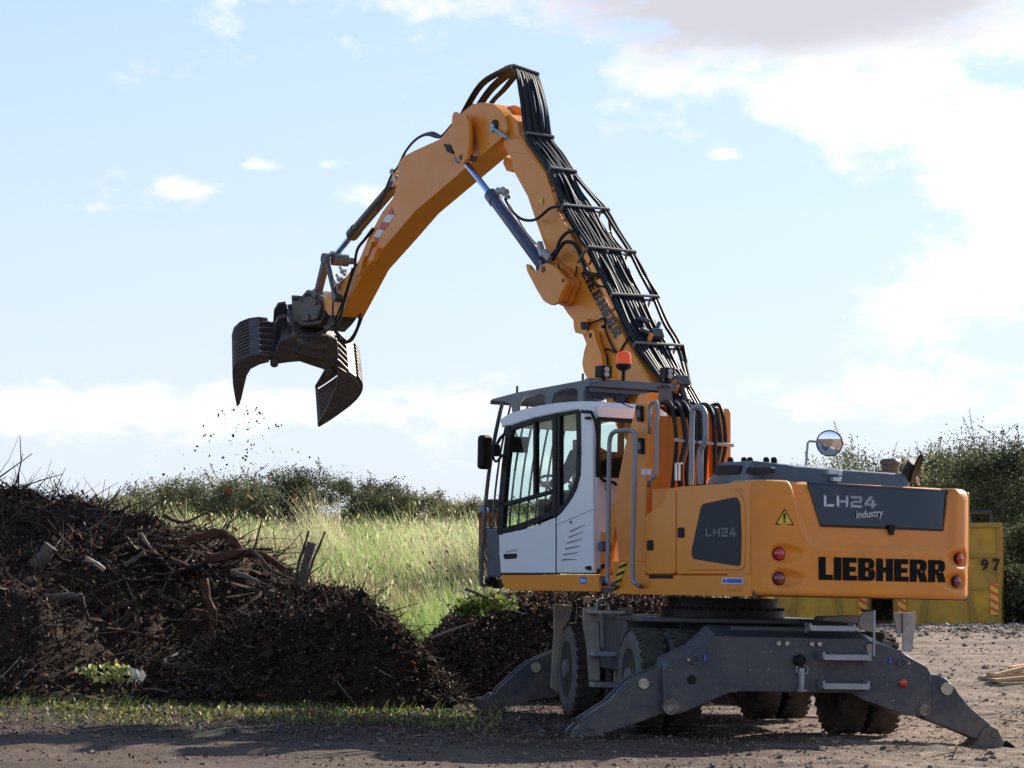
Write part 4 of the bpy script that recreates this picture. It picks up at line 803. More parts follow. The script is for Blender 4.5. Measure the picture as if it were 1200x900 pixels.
m = UM(); A = uy(380, 303, .24); m.cyl(A, A + V3((0, -.42, 0)), .045, n=18); m.cyl(A + V3((0, -.10, 0)), A + V3((0, -.34, 0)), .08, n=24); A = uy(404, 305, -.05); m.build('link_pin', GRY, root, .006)
m = UM(); A = uy(391, 349, .30); m.cyl(A, A + V3((0, -.5, 0)), .05, n=18); m.build('rocker_pin', GRY, root, .005)
for (x, y, a_) in ((398, 327, .3), (402, 318, .5), (395, 334, .2)):
    m = UM(); p = uy(x, y, .24); m.tube([p + V3((-.05, 0, -.05)), p, p + V3((.05, .02, .06))], .022, 8); m.cyl(p + V3((0, -.04, 0)), p + V3((0, .03, 0)), .034, n=6); m.build('hose_coupling', GALV, stick)

# ---------------- hoses
HB_ = mat('greasy_hose_rubber', (.009, .009, .010), .42, spec=.28)
def hose(pts, r=.017, k=5, name='hydraulic_hose', mt=None, par=root): m = UM(); m.tube(pts, r, 8, k); return m.build(name, mt or HB_, par)
bars = [((600, 79), (629.5, 89), .29), ((615, 158.5), (647, 163), .29), ((643.5, 199.5), (673.5, 203.5), .29), ((658, 243), (711.5, 248), .33), ((687, 292), (743, 298), .33), ((715, 347.5), (770, 350.5), .33), ((742.5, 404.5), (799, 408), .33)]
BP = []; CLM = mat('dull_clamp_steel', (.17, .18, .175), .5, .5)
BN = V3((-.76, 0, .65))
for a, b, hw in bars:
    A = uy(*a, hw if hw > .3 else .30) + BN * .04; B = uy(*b, -hw if hw > .3 else -.06) + BN * .04; X = (A.x + B.x) / 2; Z = (A.z + B.z) / 2
    BP.append((A, B))
for i, (A, B) in enumerate(BP):
    m = UM(); d = (B - A); n = V3((0, 0, 1)); fw_ = V3((.5, 0, -.8)).normalized()
    m.tube([A, B], .017, 6); off = fw_ * .05; m.tube([A + off, B + off], .014, 6)
    for q in (A, B): m.tube([q, q + off], .018, 6)
    if i == 4: m.tube([A, uy(677, 308, .33)], .018, 6)
    if i >= 1:
        for yq in (.24, -.24): p = A.lerp(B, .5 - yq / .7); m.tube([p + off * .5, p + fw_ * .26], .014, 6)
    m.build('hose_clamp', CLM, boom, .002)
NHo = 12
for h in range(NHo):
    t_ = (h + .5) / NHo; jj = lambda s=.012: V3((random.uniform(-s, s), random.uniform(-s, s), random.uniform(-s, s)))
    P = []
    tg = (.02, .06, .10, .15, .40, .44, .48, .53, .57, .82, .86, .91)[h]; end = uy(540 + 42 * tg, 134 - 16 * tg, .17 - .34 * tg); mid = uy(561 + 34 * tg, 99 + 7 * tg, .17 - .34 * tg)
    P += [end + V3((.12, 0, -.14)), end, mid, uy(583 + 30 * t_, 83 + 3 * t_, .19 - .36 * t_) + jj()]
    for i, (A, B) in enumerate(BP):
        off = V3((.5, 0, -.8)).normalized() * .025
        tt = t_ if i < 3 else t_ * (.80 if h < NHo - 2 else .98) + .03
        P.append(A.lerp(B, tt) + off + jj(.006))
        if i < len(BP) - 1:
            A2, B2 = BP[i + 1]; tt2 = t_ if i + 1 < 3 else t_ * (.80 if h < NHo - 2 else .98) + .03
            sag = off * (1.0 + random.uniform(-.6, 1.2)); nx = (A.lerp(B, tt) + A2.lerp(B2, tt2)) / 2 + sag + jj(.012)
            if i == 0: nx = A.lerp(B, tt).lerp(A2.lerp(B2, tt2), .5) + V3((-.04, 0, .0)) + jj(.02)
            P.append(nx)
    e1 = uy(778 + 36 * t_, 452 + 8 * t_, .22 - .5 * t_); e2 = uy(795 + 44 * t_, 492 + 20 * t_, .2 - .5 * t_); e3 = uy(812 + 44 * t_, 535, .1 - .4 * t_)
    P += [e1, e2, e3]
    hose(P, random.choice((.016, .018, .021)), 5)
# inner second layer, darker mass of smaller lines on the boom back
for h in range(9):
    t_ = (h + .5) / 9; fw_ = V3((.5, 0, -.8)).normalized(); P = []
    for i, (A, B) in enumerate(BP[1:]): P.append(A.lerp(B, .04 + t_ * .75) + fw_ * (.085 + random.uniform(-.01, .01)))
    P += [uy(785 + 30 * t_, 460, .2 - .4 * t_), uy(806 + 34 * t_, 505, .1 - .3 * t_)]; hose(P, .016, 4)
# one slack outer hose and the crossing ones
A, B = BP[3]; hose([B, uy(716, 272, -.36), uy(727, 290, -.36), uy(744, 305, -.3), BP[5][1]], .016); hose([BP[6][1], uy(804, 425, -.3), uy(803, 440, -.3), uy(797, 441, -.3)], .018)
hose([uy(714, 272, -.33), uy(705, 270, -.2), uy(712, 274, -.3), uy(724, 300, -.33), uy(745, 345, -.33)], .014)
hose([uy(592, 233, .4), uy(600, 247, .42), uy(612, 257, .42), uy(628, 257, .4), uy(645, 244, .36), uy(659, 242, .33)], .017)
hose([uy(645, 300, .42), uy(652, 293, .42), uy(656, 282, .4), uy(664, 273, .36), uy(672, 271, .34)], .019)
hose([uy(648, 304, .42), uy(655, 292, .42), uy(662, 284, .4), uy(672, 285, .36), uy(678, 294, .33), uy(684, 310, .32), uy(690, 320, .3), uy(700, 322, .29), uy(712, 325, .22)], .022)
hose([uy(676, 312, .32), uy(674, 325, .30), uy(670, 331, .30), uy(661, 330, .30), uy(657, 320, .35), uy(654, 310, .4)], .010)
hose([uy(684, 316, .30), uy(690, 326, .3), uy(700, 334, .3), uy(712, 337, .26)], .012)
hose([uy(690, 380, .32), uy(702, 375, .30), uy(708, 374, .29), uy(710, 388, .29), uy(716, 403, .29), uy(724, 414, .29), uy(731, 404, .29), uy(736, 396, .29), uy(737, 388, .28)], .011)
hose([uy(712, 447, .30), uy(711, 418, .3), uy(706, 412, .3), uy(712, 409, .29), uy(720, 413, .29)], .010)
p = uy(709, 383, .29); MB(UF).cyl(p, p + V3((0, .04, 0)), .02, n=8).build('cable_clip', BLK, boom)
# distributor blocks on the hose ladder
m = UM(); p = uy(768, 393, 0); m.box(p, (.13, .14, .10), Matrix.Rotation(.5, 3, 'Y')); m.tube([uy(748, 373, .1), uy(760, 377, .05)], .03, 8); m.tube([p, uy(773, 378, -.1)], .025, 8); m.cyl(p, p + V3((.0, .18, .05)), .03); m.build('distributor_block', mat('grey_cast_block', (.10, .105, .11), .5, .5), boom, .008)
m = UM(); p = uy(762, 395, .12); m.lathe(p, (.3, .2, -1), [(-.04, .024), (.03, .026), (.04, .018), (.09, .022)], 14); m.build('orange_fitting', ORG, boom); m = UM(); p = uy(790, 455, .12); m.lathe(p, (.3, .2, -1), [(-.1, .05), (.05, .055), (.06, .04), (.16, .045)], 14); m.build('orange_fitting', ORG, boom)
m = UM(); p = uy(797, 448, .05); m.box(p, (.14, .16, .10), Matrix.Rotation(.4, 3, 'Y')); m.tube([uy(786, 441, .1), uy(803, 447, -.1), uy(806, 455, -.1)], .026, 8, 3); m.tube([p, p + V3((-.12, 0, -.2))], .04, 8); m.build('distributor_block', bpy.data.materials['grey_cast_block'], boom, .008)
# hoses looping over the tower
for i in range(9):
    y_ = 1.0 - i * .072; z1 = 3.12 + random.uniform(-.03, .05); xr = -.62 + random.uniform(-.03, .03)
    ptsh = [V3((.05, .25 - i * .04, 2.8)), V3((-.15, y_ * .6 + .1, 3.02)), V3((-.33, y_, z1 - .02)), V3((-.5, y_, z1)), V3((xr, y_ + .01, z1 - .12)), V3((xr - .03, y_ + random.uniform(-.02, .02), 2.75)), V3((xr, y_ + random.uniform(-.03, .03), 2.5)), V3((xr + .02, y_, 2.25)), V3((xr + .05, y_, 1.9))]
    hose(ptsh, random.choice((.02, .024, .026)))
m = UM(); m.tube([(-.665, 1.04, 2.76), (-.665, .36, 2.74)], .018, 8); m.build('hose_clamp', GALV, tower)
m = UM(); m.tube([(-.66, 1.05, 2.27), (-.66, .8, 2.27)], .018, 8); m.build('hose_clamp', GALV, tower)
# hoses along the stick
def hs_(pts, y, r=.016, k=5): return hose([uy(a, b, y) for a, b in pts], r, k)
for k_, yy_ in enumerate((.12, .06, -.04, -.1)):
    o = k_ * 2.2
    hs_([(553 + o, 122 + o * .3), (535 + o, 140 - o * .6), (520 + o, 157), (513 + o, 161), (500 + o, 158 - o * .4), (487 + o * .6, 164 - o * .5), (475 + o * .4, 178 - o * .6), (466, 196), (459, 205), (452, 222), (446, 238), (442, 246)], yy_, .015)
p = uy(461, 204, .10); m = UM(); m.cyl(p + V3((-.05, 0, 0)), p + V3((.04, 0, .04)), .04, n=8); m.build('hose_coupling', GALV, stick, .006)
hs_([(437, 268), (428, 280), (420, 290), (417, 300), (416, 312)], .22, .02); hs_([(416, 312), (410, 330), (404, 350), (398, 372), (388, 384), (372, 392)], .26, .018); hs_([(413, 314), (408, 333), (399, 360), (392, 376)], .25, .014)
hs_([(437, 335), (430, 352), (424, 372), (416, 392), (410, 400), (402, 401), (396, 394), (392, 380)], -.12, .019); hs_([(428, 345), (423, 365), (419, 383), (412, 396), (405, 400), (398, 396), (393, 382), (391, 370)], -.06, .017); hs_([(391, 350), (390, 368), (395, 388), (404, 398)], .24, .013)
# ---------------- grapple
GM = STEEL
Rw = ROOT.to_3x3().inverted()
def cb(x, u, d): return (V3((1, 0, 0)) * x + upv * u + fwv * d)
Ew = cb(-.10, .53, .84).normalized(); Gc = UFR @ uy(352, 400, 0); Wd = .98
def gp(u, v, e=0):                      # near plate plane shifted by e along the hinge axis; u,v on the enlarged crop of the grapple
    px_, py_ = 250 + u / 3.752, 270 + v / 3.752; d = ray(px_, py_); P0 = Gc - Ew * (Wd / 2 - e0_); t_ = (P0 - CC).dot(Ew) / d.dot(Ew); return CC + d * t_ + Ew * e
e0_ = 0
RI = ROOT.inverted()
class GB(MB):
    def pe(s, pts, e0, e1): A = [gp(x, y, e0) for x, y in pts]; return s.loop2(A, [p + Ew * (e1 - e0) for p in A])
    def strip(s, prof, e0, e1, t=.02):   # curved sheet following the profile, between e0 and e1
        P = catmull([gp(x, y) for x, y in prof], 5); n = []
        for i, p in enumerate(P): d = (P[min(i + 1, len(P) - 1)] - P[max(0, i - 1)]).normalized(); n.append(d.cross(Ew).normalized())
        A = P + [p + q * t for p, q in zip(P[::-1], n[::-1])]; return s.loop2([p + Ew * e0 for p in A], [p + Ew * e1 for p in A])
def GBn(): return GB(RI)
Lp = [(246, 549), (205, 546), (160, 552), (120, 568), (92, 592), (84, 625), (86, 680), (94, 730), (103, 776)]
Rp = [(545, 600), (590, 630), (625, 655), (643, 690), (633, 728), (600, 765), (555, 800), (505, 835), (459, 863)]
for prof_, cres, solid in ((Lp, [(246, 549), (205, 544), (160, 550), (120, 566), (92, 592), (83, 625), (86, 680), (94, 730), (103, 777), (112, 770), (124, 740), (135, 690), (147, 640), (165, 610), (205, 590), (245, 580)], .36), (Rp, [(545, 598), (590, 628), (625, 654), (644, 690), (634, 729), (600, 766), (555, 802), (505, 837), (459, 865), (458, 850), (480, 815), (505, 770), (520, 730), (540, 690), (545, 650)], .3)):
    m = GBn(); m.pe(cres, 0, .035); m.pe(cres, Wd - .035, Wd); P = catmull([Vector(q) for q in prof_], 4)
    sh_ = m.build('grapple_shell', GM, root, .006)
    m = GBn(); k = 3; m.strip(prof_[1:3], .03, Wd - .03, .025); pe_, pf_ = prof_[-2], prof_[-1]; m.strip([(pf_[0] + (pe_[0] - pf_[0]) * .28, pf_[1] + (pe_[1] - pf_[1]) * .28), pf_], .03, Wd - .03, .03); m.build('shell_plate', GM, sh_)
    m = GBn(); nsl = 11
    for i in range(nsl): e = .06 + (Wd - .16) * i / (nsl - 1); m.strip(prof_[k - 1:], e, e + .03, .05)
    m.build('shell_slats', GM, sh_)
    m = GBn()                              # ribs to the hinge
    for i in range(6):
        e = .08 + (Wd - .2) * i / 5
        q = [(250, 548), (190, 548), (165, 553), (200, 566), (250, 585), (275, 592), (280, 560)] if prof_ is Lp else [(520, 560), (560, 590), (625, 656), (600, 655), (540, 640), (500, 610)]
        m.pe(q, e, e + .03)
    m.build('shell_rib', GM, sh_, .004)
m = GBn(); m.pe([(262, 592), (268, 555), (292, 500), (335, 478), (400, 470), (500, 474), (545, 492), (552, 560), (545, 600), (500, 628), (440, 608), (380, 588), (330, 592), (290, 598)], .06, .12); m.pe([(262, 592), (268, 555), (292, 500), (335, 478), (400, 470), (500, 474), (545, 492), (552, 560), (545, 600), (500, 628), (440, 608), (380, 588), (330, 592), (290, 598)], Wd - .12, Wd - .06)
m.pe([(290, 575), (300, 510), (340, 488), (500, 486), (535, 505), (535, 570), (440, 596), (380, 578)], .12, Wd - .12); body = m.build('grapple_frame', GM, root, .012)
m = GBn()
for q in ((268, 585), (505, 622)): m.cyl(gp(*q, -.02), gp(*q, Wd + .02), .055, n=20)
m.build('hinge_pin', GM, body, .006)
m = GBn(); m.pe([(272, 480), (290, 450), (326, 444), (338, 490), (352, 575), (300, 588), (266, 570)], .38, .46); m.pe([(272, 480), (290, 450), (326, 444), (338, 490), (352, 575), (300, 588), (266, 570)], .74, .80); m.pe([(330, 470), (345, 480), (355, 570), (340, 575)], .2, .8); m.build('frame_bracket', mat('blue_grey_steel', (.05, .058, .07), .4, .4, dust=((.14, .10, .075), .3)), body, .01)
# rotator: ring and motor block along the tool axis
Tw = cb(-.346, -.808, .468).normalized(); Ow = Ew.cross(Tw).normalized()
c0 = UFR @ uy(366, 390, 0); m = MB(RI); m.lathe(c0 - Tw * .02, Tw, [(0, .25), (.02, .29), (.08, .30), (.09, .27), (.16, .27), (.17, .31), (.22, .31), (.24, .24), (.34, .22)], 40)
for i in range(20): a = 2 * pi * i / 20; q = c0 + Tw * .0 + (Ow * cos(a) + Ew * sin(a)) * .27; m.cyl(q - Tw * .04, q, .016, n=6)
rot = m.build('rotator', GM, root)
m = UM(); hexa = [(341, 352), (344, 346), (350, 350), (359, 339.5), (366, 342), (377, 347.5), (381, 358), (379, 370), (375, 380), (352, 383), (343, 374)]
m.py(hexa, .2, -.2); m.py([(x + (361 - x) * .3, y + (362 - y) * .3) for x, y in hexa], .25, -.25); m.build('tilt_head', GM, root, .02, 3)
for q, r_, yv in (((345, 349), .035, .24), ((362, 372), .05, .24), ((371, 355), .03, .25), ((359, 346), .03, .23)):
    p = uy(*q, yv); m = UM(); m.cyl(p + V3((0, .03, 0)), p - V3((0, .1, 0)), r_, n=14); m.build('tilt_head_bolt', GM, rot, .004)
m = UM(); m.py([(383, 364), (404, 362), (402, 372), (396, 380), (388, 388), (380, 386), (374, 374)], .12, -.08); m.build('head_yoke', GM, root, .01)
# ---------------- beacon and roof lamps
qx = tl[-1].x - .1
def onroof(px_, py_, dx=.0): return ux(px_, py_, qx + dx)
p = onroof(730.5, 444); m = UM(); m.cyl(p - V3((0, 0, .02)), p + V3((0, 0, .10)), .02, n=10); m.lathe(p + V3((0, 0, .08)), (0, 0, 1), [(0, .03), (.03, .075), (.05, .08), (.07, .08)], 24); bn_ = m.build('beacon', BLK, root)
m = UM(); m.lathe(p + V3((0, 0, .145)), (0, 0, 1), [(0, .078), (.09, .077), (.12, .065), (.135, .04), (.14, .005)], 28); m.build('beacon_lens', BEAC, bn_)
for (x, y, w_) in ((707, 444.5, .13), (781.5, 446.5, .11)):
    p = onroof(x, y); m = UM(); m.box(p + V3((0, 0, .075)), (.12, w_, .12)); m.cyl(p - V3((0, 0, .02)), p + V3((0, 0, .02)), .02, n=8); l_ = m.build('work_light', BLK, root, .012)
    m = UM()
    for k_ in (.045, .095): m.lathe(p + V3((-.06, 0, k_)), (-1, 0, 0), [(0, .03), (.006, .03), (.008, .02)], 16)
    m.build('lamp_glass', mat('clear_lamp_glass', (.3, .3, .32), .1, .3), l_)
#NEXT3#
# ================================================================ GROUND
def axis(a, b, d, lo, hi, g=1.12):
    c = list(np.arange(a, b, d)); s = d; x = c[-1]
    while x < hi: s *= g; x += s; c.append(x)
    s = d; x = c[0]; pre = []
    while x > lo: s *= g; x -= s; pre.append(x)
    return np.array(pre[::-1] + c)
xs = axis(-8.5, 9.0, .055, -2500, 2500); ys = axis(18.5, 34, .055, -60, 3500, 1.06)
XX, YY = np.meshgrid(xs, ys); nx = len(xs); ny = len(ys)
V = np.stack([XX.ravel(), YY.ravel(), gz(XX, YY).ravel()], 1)
j, i = np.meshgrid(np.arange(ny - 1), np.arange(nx - 1), indexing='ij'); b = (j * nx + i).ravel()
F = np.stack([b, b + 1, b + nx + 1, b + nx], 1)
def ground_mat():
    m = bpy.data.materials.new('packed_dirt'); m.use_nodes = True; t = m.node_tree; n = t.nodes; l = t.links; bs = n['Principled BSDF']; bs.inputs['Roughness'].default_value = .92; bs.inputs['Specular IOR Level'].default_value = .15
    g = n.new('ShaderNodeNewGeometry')
    def no(s, d=6, r=.62, vec=None):
        x = n.new('ShaderNodeTexNoise'); x.inputs['Scale'].default_value = s; x.inputs['Detail'].default_value = d; x.inputs['Roughness'].default_value = r; l.new(vec or g.outputs['Position'], x.inputs['Vector']); return x.outputs['Fac']
    def mr(s, a, c, smooth=True):
        r = n.new('ShaderNodeMapRange'); r.interpolation_type = 'SMOOTHSTEP' if smooth else 'LINEAR'; l.new(s, r.inputs[0]); r.inputs[1].default_value = a; r.inputs[2].default_value = c; return r.outputs[0]
    def mx(f, a, c):
        x = n.new('ShaderNodeMixRGB'); l.new(f, x.inputs[0]) if not isinstance(f, float) else None
        for k, q in ((1, a), (2, c)):
            if isinstance(q, tuple): x.inputs[k].default_value = (*q, 1)
            else: l.new(q, x.inputs[k])
        return x.outputs[0]
    def ma(op, a, c):
        x = n.new('ShaderNodeMath'); x.operation = op
        for k, q in enumerate((a, c)):
            if isinstance(q, (int, float)): x.inputs[k].default_value = q
            else: l.new(q, x.inputs[k])
        return x.outputs[0]
    sp = n.new('ShaderNodeSeparateXYZ'); l.new(g.outputs['Position'], sp.inputs[0])
    dirt = mx(mr(no(.9), .35, .65), (.33, .235, .17), (.18, .125, .09))
    dirt = mx(mr(no(7, 8, .7), .52, .66), dirt, (.48, .37, .29)); dirt = mx(mr(no(23, 6, .7), .56, .7), dirt, (.10, .07, .05))
    mul = mx(mr(no(16, 8, .7), .4, .64), (.030, .021, .017), (.12, .082, .058)); mul = mx(mr(no(4, 8, .7), .55, .7), mul, (.15, .11, .08))
    mp = n.new('ShaderNodeMapping'); mp.inputs['Scale'].default_value = (.25, 2.2, 1); l.new(g.outputs['Position'], mp.inputs[0])
    wob = ma('MULTIPLY', ma('SUBTRACT', no(.8, 6, .6), .5), 5.0)
    # darker leaf litter lies by the heaps, on the left; packed dirt to the right and along the near track
    f1 = mr(ma('ADD', sp.outputs[0], wob), 3.2, 1.2); f2 = mr(ma('ADD', sp.outputs[1], ma('MULTIPLY', wob, .5)), 20.6, 22.6); f3 = mr(ma('ADD', sp.outputs[1], wob), 42, 35)
    f = ma('MULTIPLY', ma('MULTIPLY', f1, f3), ma('ADD', ma('MULTIPLY', f2, .35), .65))
    col = mx(f, dirt, mul)
    f5 = ma('MULTIPLY', mr(no(.7, 5, .6, mp.outputs[0]), .48, .62), .6); col = mx(f5, col, (.13, .095, .072))
    grass = mx(mr(no(3), .4, .6), (.10, .12, .035), (.24, .2, .09)); fg = ma('MULTIPLY', mr(sp.outputs[1], 33, 37), mr(ma('ADD', sp.outputs[0], ma('MULTIPLY', sp.outputs[1], -.045)), .6, -.4)); col = mx(fg, col, grass)
    l.new(col, bs.inputs['Base Color'])
    bn = n.new('ShaderNodeBump'); bn.inputs['Strength'].default_value = 1; bn.inputs['Distance'].default_value = .05; hgt = ma('ADD', no(14, 8, .7), ma('MULTIPLY', no(60, 5, .6), .5)); l.new(hgt, bn.inputs['Height']); l.new(bn.outputs[0], bs.inputs['Normal'])
    return m
g_ = bulk('ground', V, F, [ground_mat()], np.zeros(len(F), int), smooth=True); tag(g_, kind='structure')

# ================================================================ helpers for scattered matter
def leafquads(P, size, up=0.0, asp=1.6, seed=0, Nrm=None):
    r = np.random.default_rng(seed); n = len(P); a = r.normal(size=(n, 3)); 
    if Nrm is not None: a = a * .55 + 0
    a /= np.linalg.norm(a, axis=1)[:, None]; c = r.normal(size=(n, 3)); c -= a * (c * a).sum(1)[:, None]; c /= np.linalg.norm(c, axis=1)[:, None]; c[:, 2] += up
    s = (np.asarray(size) * r.uniform(.6, 1.35, n))[:, None]; d = np.cross(a, c)
    v0 = P - c * s * .5 * asp; v2 = P + c * s * .5 * asp; v1 = P + d * s * .5; v3 = P - d * s * .5 + a * s * .1
    V = np.stack([v0, v1, v2, v3], 1).reshape(-1, 3); return V, np.arange(4 * n).reshape(-1, 4)
def twigset(P, D, Ln, Rd, seed=0, segs=3, bend=.25):
    """many thin three-sided sticks: start P, direction D"""
    r = np.random.default_rng(seed); n = len(P); D = D / np.linalg.norm(D, axis=1)[:, None]
    A = np.cross(D, r.normal(size=(n, 3))); A /= np.linalg.norm(A, axis=1)[:, None]; B = np.cross(D, A); V = []; ph = r.normal(size=(n, 2)) * bend
    for k in range(segs + 1):
        t_ = k / segs; c = P + D * (Ln * t_)[:, None] + (A * ph[:, :1] + B * ph[:, 1:]) * (Ln * t_ * t_)[:, None]; rr = (Rd * (1 - .65 * t_))[:, None]
        for q in range(3): an = 2 * pi * q / 3; V.append(c + (A * cos(an) + B * sin(an)) * rr)
    V = np.stack(V, 1); m = V.shape[1]; f = []
    for k in range(segs):
        for q in range(3): a = k * 3 + q; b = k * 3 + (q + 1) % 3; f.append((a, b, b + 3, a + 3))
    f = np.array(f); F = (f[None] + (np.arange(n) * m)[:, None, None]).reshape(-1, 4); return V.reshape(-1, 3), F, len(f)
BARK = mat('dead_bark', (.055, .038, .028), .9, col2=(.12, .085, .06), nscale=9, bump=.6)
TW1 = mat('brown_twig', (.095, .058, .038), .85); TW2 = mat('pale_twig', (.26, .2, .15), .8); TW3 = mat('dark_twig', (.028, .02, .016), .9)
LF1 = mat('dead_leaf_brown', (.085, .043, .027), .7, trans=.15); LF2 = mat('dead_leaf_rust', (.22, .075, .032), .65, trans=.3); LF3 = mat('dead_leaf_tan', (.26, .19, .13), .75, trans=.2); LF4 = mat('leaf_mould', (.022, .016, .012), .9)
GR1 = mat('fresh_leaf_green', (.10, .17, .03), .5, trans=.4); GR2 = mat('yellow_green_leaf', (.26, .27, .06), .55, trans=.4)
SOIL = mat('heap_soil', (.024, .016, .011), .95, col2=(.07, .046, .031), nscale=7, bump=2.5, bscale=22)

# ================================================================ HEAPS
def prof_at(pts, Yc, z0=0):
    q = [at(x, y, Yc) for x, y in pts]; X = np.array([p.x for p in q]); Z = np.array([p.z for p in q]); return lambda x: np.interp(x, X, Z)
BP_Y = 32.0
fA = prof_at([(-420, 560), (-200, 566), (0, 580), (40, 578), (70, 590), (90, 588), (130, 606), (170, 610), (200, 622), (240, 622), (270, 640), (300, 655), (340, 684), (380, 705), (420, 745), (460, 800), (480, 830)], BP_Y)
def zA(X, Y):
    h = fA(X) - gz(X, Y, False)
    foot = 27.9 + .5 * np.sin(X * 1.3) + .9 * np.maximum(0, (X + 4.7)) * 1.15
    front = sst(foot - .3, BP_Y - .3, Y) ** .75; back = sst(38.5, BP_Y + .6, Y); e = h * front * back
    e = e + .80 * np.exp(-(((X + 5.5) / .9) ** 2 + ((Y - 28.0) / .8) ** 2)) + .8 * np.exp(-(((X + 7.5) / 1.2) ** 2 + ((Y - 28.4) / 1.0) ** 2)) + .35 * np.exp(-(((X + 4.2) / .9) ** 2 + ((Y - 28.4) / .6) ** 2))
    msk = sst(.05, .5, e)
    e = e + msk * (.55 * fbm(X, Y, .9, 5, .6) + .40 * np.abs(fbm(X + 7, Y, 2.4, 5, .65)) - .06)
    return gz(X, Y) + e - .04
fB = prof_at([(180, 836), (205, 826), (225, 795), (255, 757), (290, 722), (330, 700), (360, 690), (395, 686), (425, 692), (450, 708), (480, 745), (505, 782), (530, 812), (560, 836)], 28.6)
def zB(X, Y):
    h = np.maximum(fB(X) - gz(X, Y, False), -.05); wdt = 1.75; s = np.clip(1 - ((Y - 28.6) / wdt) ** 2, 0, 1) ** .8
    e = h * s; e = e * .93 + .42 * np.exp(-(((X + 1.6) / .75) ** 2 + ((Y - 27.35) / .4) ** 2)) * (1 + 2 * fbm(X, Y, 2.5, 3)); e = e + sst(.03, .3, e) * (.50 * fbm(X + 2, Y, 1.25, 5, .62) - .05 + .22 * np.abs(fbm(X + 3, Y, 5, 4, .6)) + .10 * fbm(X, Y, 11, 3)) ; return gz(X, Y) + e - .03
fC = prof_at([(455, 830), (480, 790), (505, 752), (535, 722), (565, 703), (600, 697), (680, 694), (760, 696), (800, 706), (850, 740), (905, 800), (930, 840)], 32.2)
def zC(X, Y):
    h = np.maximum(fC(X) - gz(X, Y, False), -.05); s = np.clip(1 - ((Y - 32.2) / 2.2) ** 2, 0, 1) ** .8
    e = h * s; e = e + sst(.03, .3, e) * (.25 * fbm(X, Y, 1.8, 5, .6) + .10 * fbm(X, Y, 8, 3)); return gz(X, Y) + e - .03
def heap(name, label, fz, x0, x1, y0, y1, d, nt, nl, seed, tl_=(.15, .55), tr_=(.004, .009), leaf=.045, ncl=1500, mixl=(.45, .12, .18, .25)):
    root_ = thing(name, label, 'heap', ((x0 + x1) / 2, (y0 + y1) / 2, 0)); O = np.array(root_.location)
    xs = np.arange(x0, x1, d); ys = np.arange(y0, y1, d); XX, YY = np.meshgrid(xs, ys); Z = fz(XX, YY); G = gz(XX, YY); nx = len(xs); ny = len(ys)
    V = np.stack([XX.ravel(), YY.ravel(), Z.ravel()], 1) - O; j, i = np.meshgrid(np.arange(ny - 1), np.arange(nx - 1), indexing='ij'); j = j.ravel(); i = i.ravel(); b = j * nx + i
    bulk('soil_core', V, np.stack([b, b + 1, b + nx + 1, b + nx], 1), [SOIL], np.zeros(len(b), int), root_, True)
    r = np.random.default_rng(seed)
    def samp(n):
        X = r.uniform(x0, x1, n * 3); Y = r.uniform(y0, y1, n * 3); z = fz(X, Y); k = (z - gz(X, Y)) > .06; X, Y, z = X[k][:n], Y[k][:n], z[k][:n]
        return np.stack([X, Y, z], 1)
    def nrm(P):
        e = .06; zx = (fz(P[:, 0] + e, P[:, 1]) - fz(P[:, 0] - e, P[:, 1])) / (2 * e); zy = (fz(P[:, 0], P[:, 1] + e) - fz(P[:, 0], P[:, 1] - e)) / (2 * e); q = np.stack([-zx, -zy, np.ones(len(P))], 1); return q / np.linalg.norm(q, axis=1)[:, None]
    P = samp(nt); n = len(P); Nn = nrm(P); D = r.normal(size=(n, 3)); D[:, 2] *= .5; D = D + Nn * .22; L_ = r.uniform(*tl_, n) ** 1.0 * r.choice([.6, 1, 1.7], n, p=[.5, .38, .12]); Rd = r.uniform(*tr_, n) * np.clip(L_ / tl_[1] * 1.4, .6, 2.2)
    Vt, Ft, k = twigset(P - Nn * .04 - O, D, L_, Rd, seed, 3, .3); mi = np.repeat(r.choice(3, n, p=[.46, .10, .44]), k); tag(bulk('twigs', Vt, Ft, [TW1, TW2, TW3], mi, root_), kind='stuff')
    P = samp(nl); n = len(P); P = P + nrm(P) * r.uniform(-.01, .09, n)[:, None] + r.normal(size=(n, 3)) * .015; Vl, Fl = leafquads(P - O, leaf, 0, 1.5, seed); tag(bulk('dead_leaves', Vl, Fl, [LF1, LF2, LF3, LF4], r.choice(4, n, p=mixl), root_), kind='stuff')
    P = samp(ncl); n = len(P); r2 = np.random.default_rng(seed + 3); s_c = np.minimum(r2.lognormal(-3.1, .45, n), .13); oc = np.array([(1, 0, 0), (-1, 0, 0), (0, 1, 0), (0, -1, 0), (0, 0, .8), (0, 0, -.6), (.6, .6, .4), (-.6, .6, .35), (.6, -.6, .4), (-.6, -.6, .3)], float)
    Fq = np.array([(4, 6, 0, 8), (4, 8, 3, 9), (4, 9, 1, 7), (4, 7, 2, 6), (5, 0, 6, 2), (5, 2, 7, 1), (5, 1, 9, 3), (5, 3, 8, 0)]); Vc = oc[None] * s_c[:, None, None] * r2.uniform(.5, 1.4, (n, 10, 3)) + (P - O + np.array([0, 0, .01]))[:, None]
    tag(bulk('clods', Vc.reshape(-1, 3), (Fq[None] + (np.arange(n) * 10)[:, None, None]).reshape(-1, 4), [SOIL], np.zeros(n * 8, int), root_), kind='stuff')
    return root_
heap('brush_heap', 'tall dark heap of brushwood, roots and dead leaves at the left', zA, -11.5, -1.2, 26.6, 38.6, .06, 38000, 42000, 5, (.08, .46), (.003, .010), .034, mixl=(.30, .05, .12, .53))
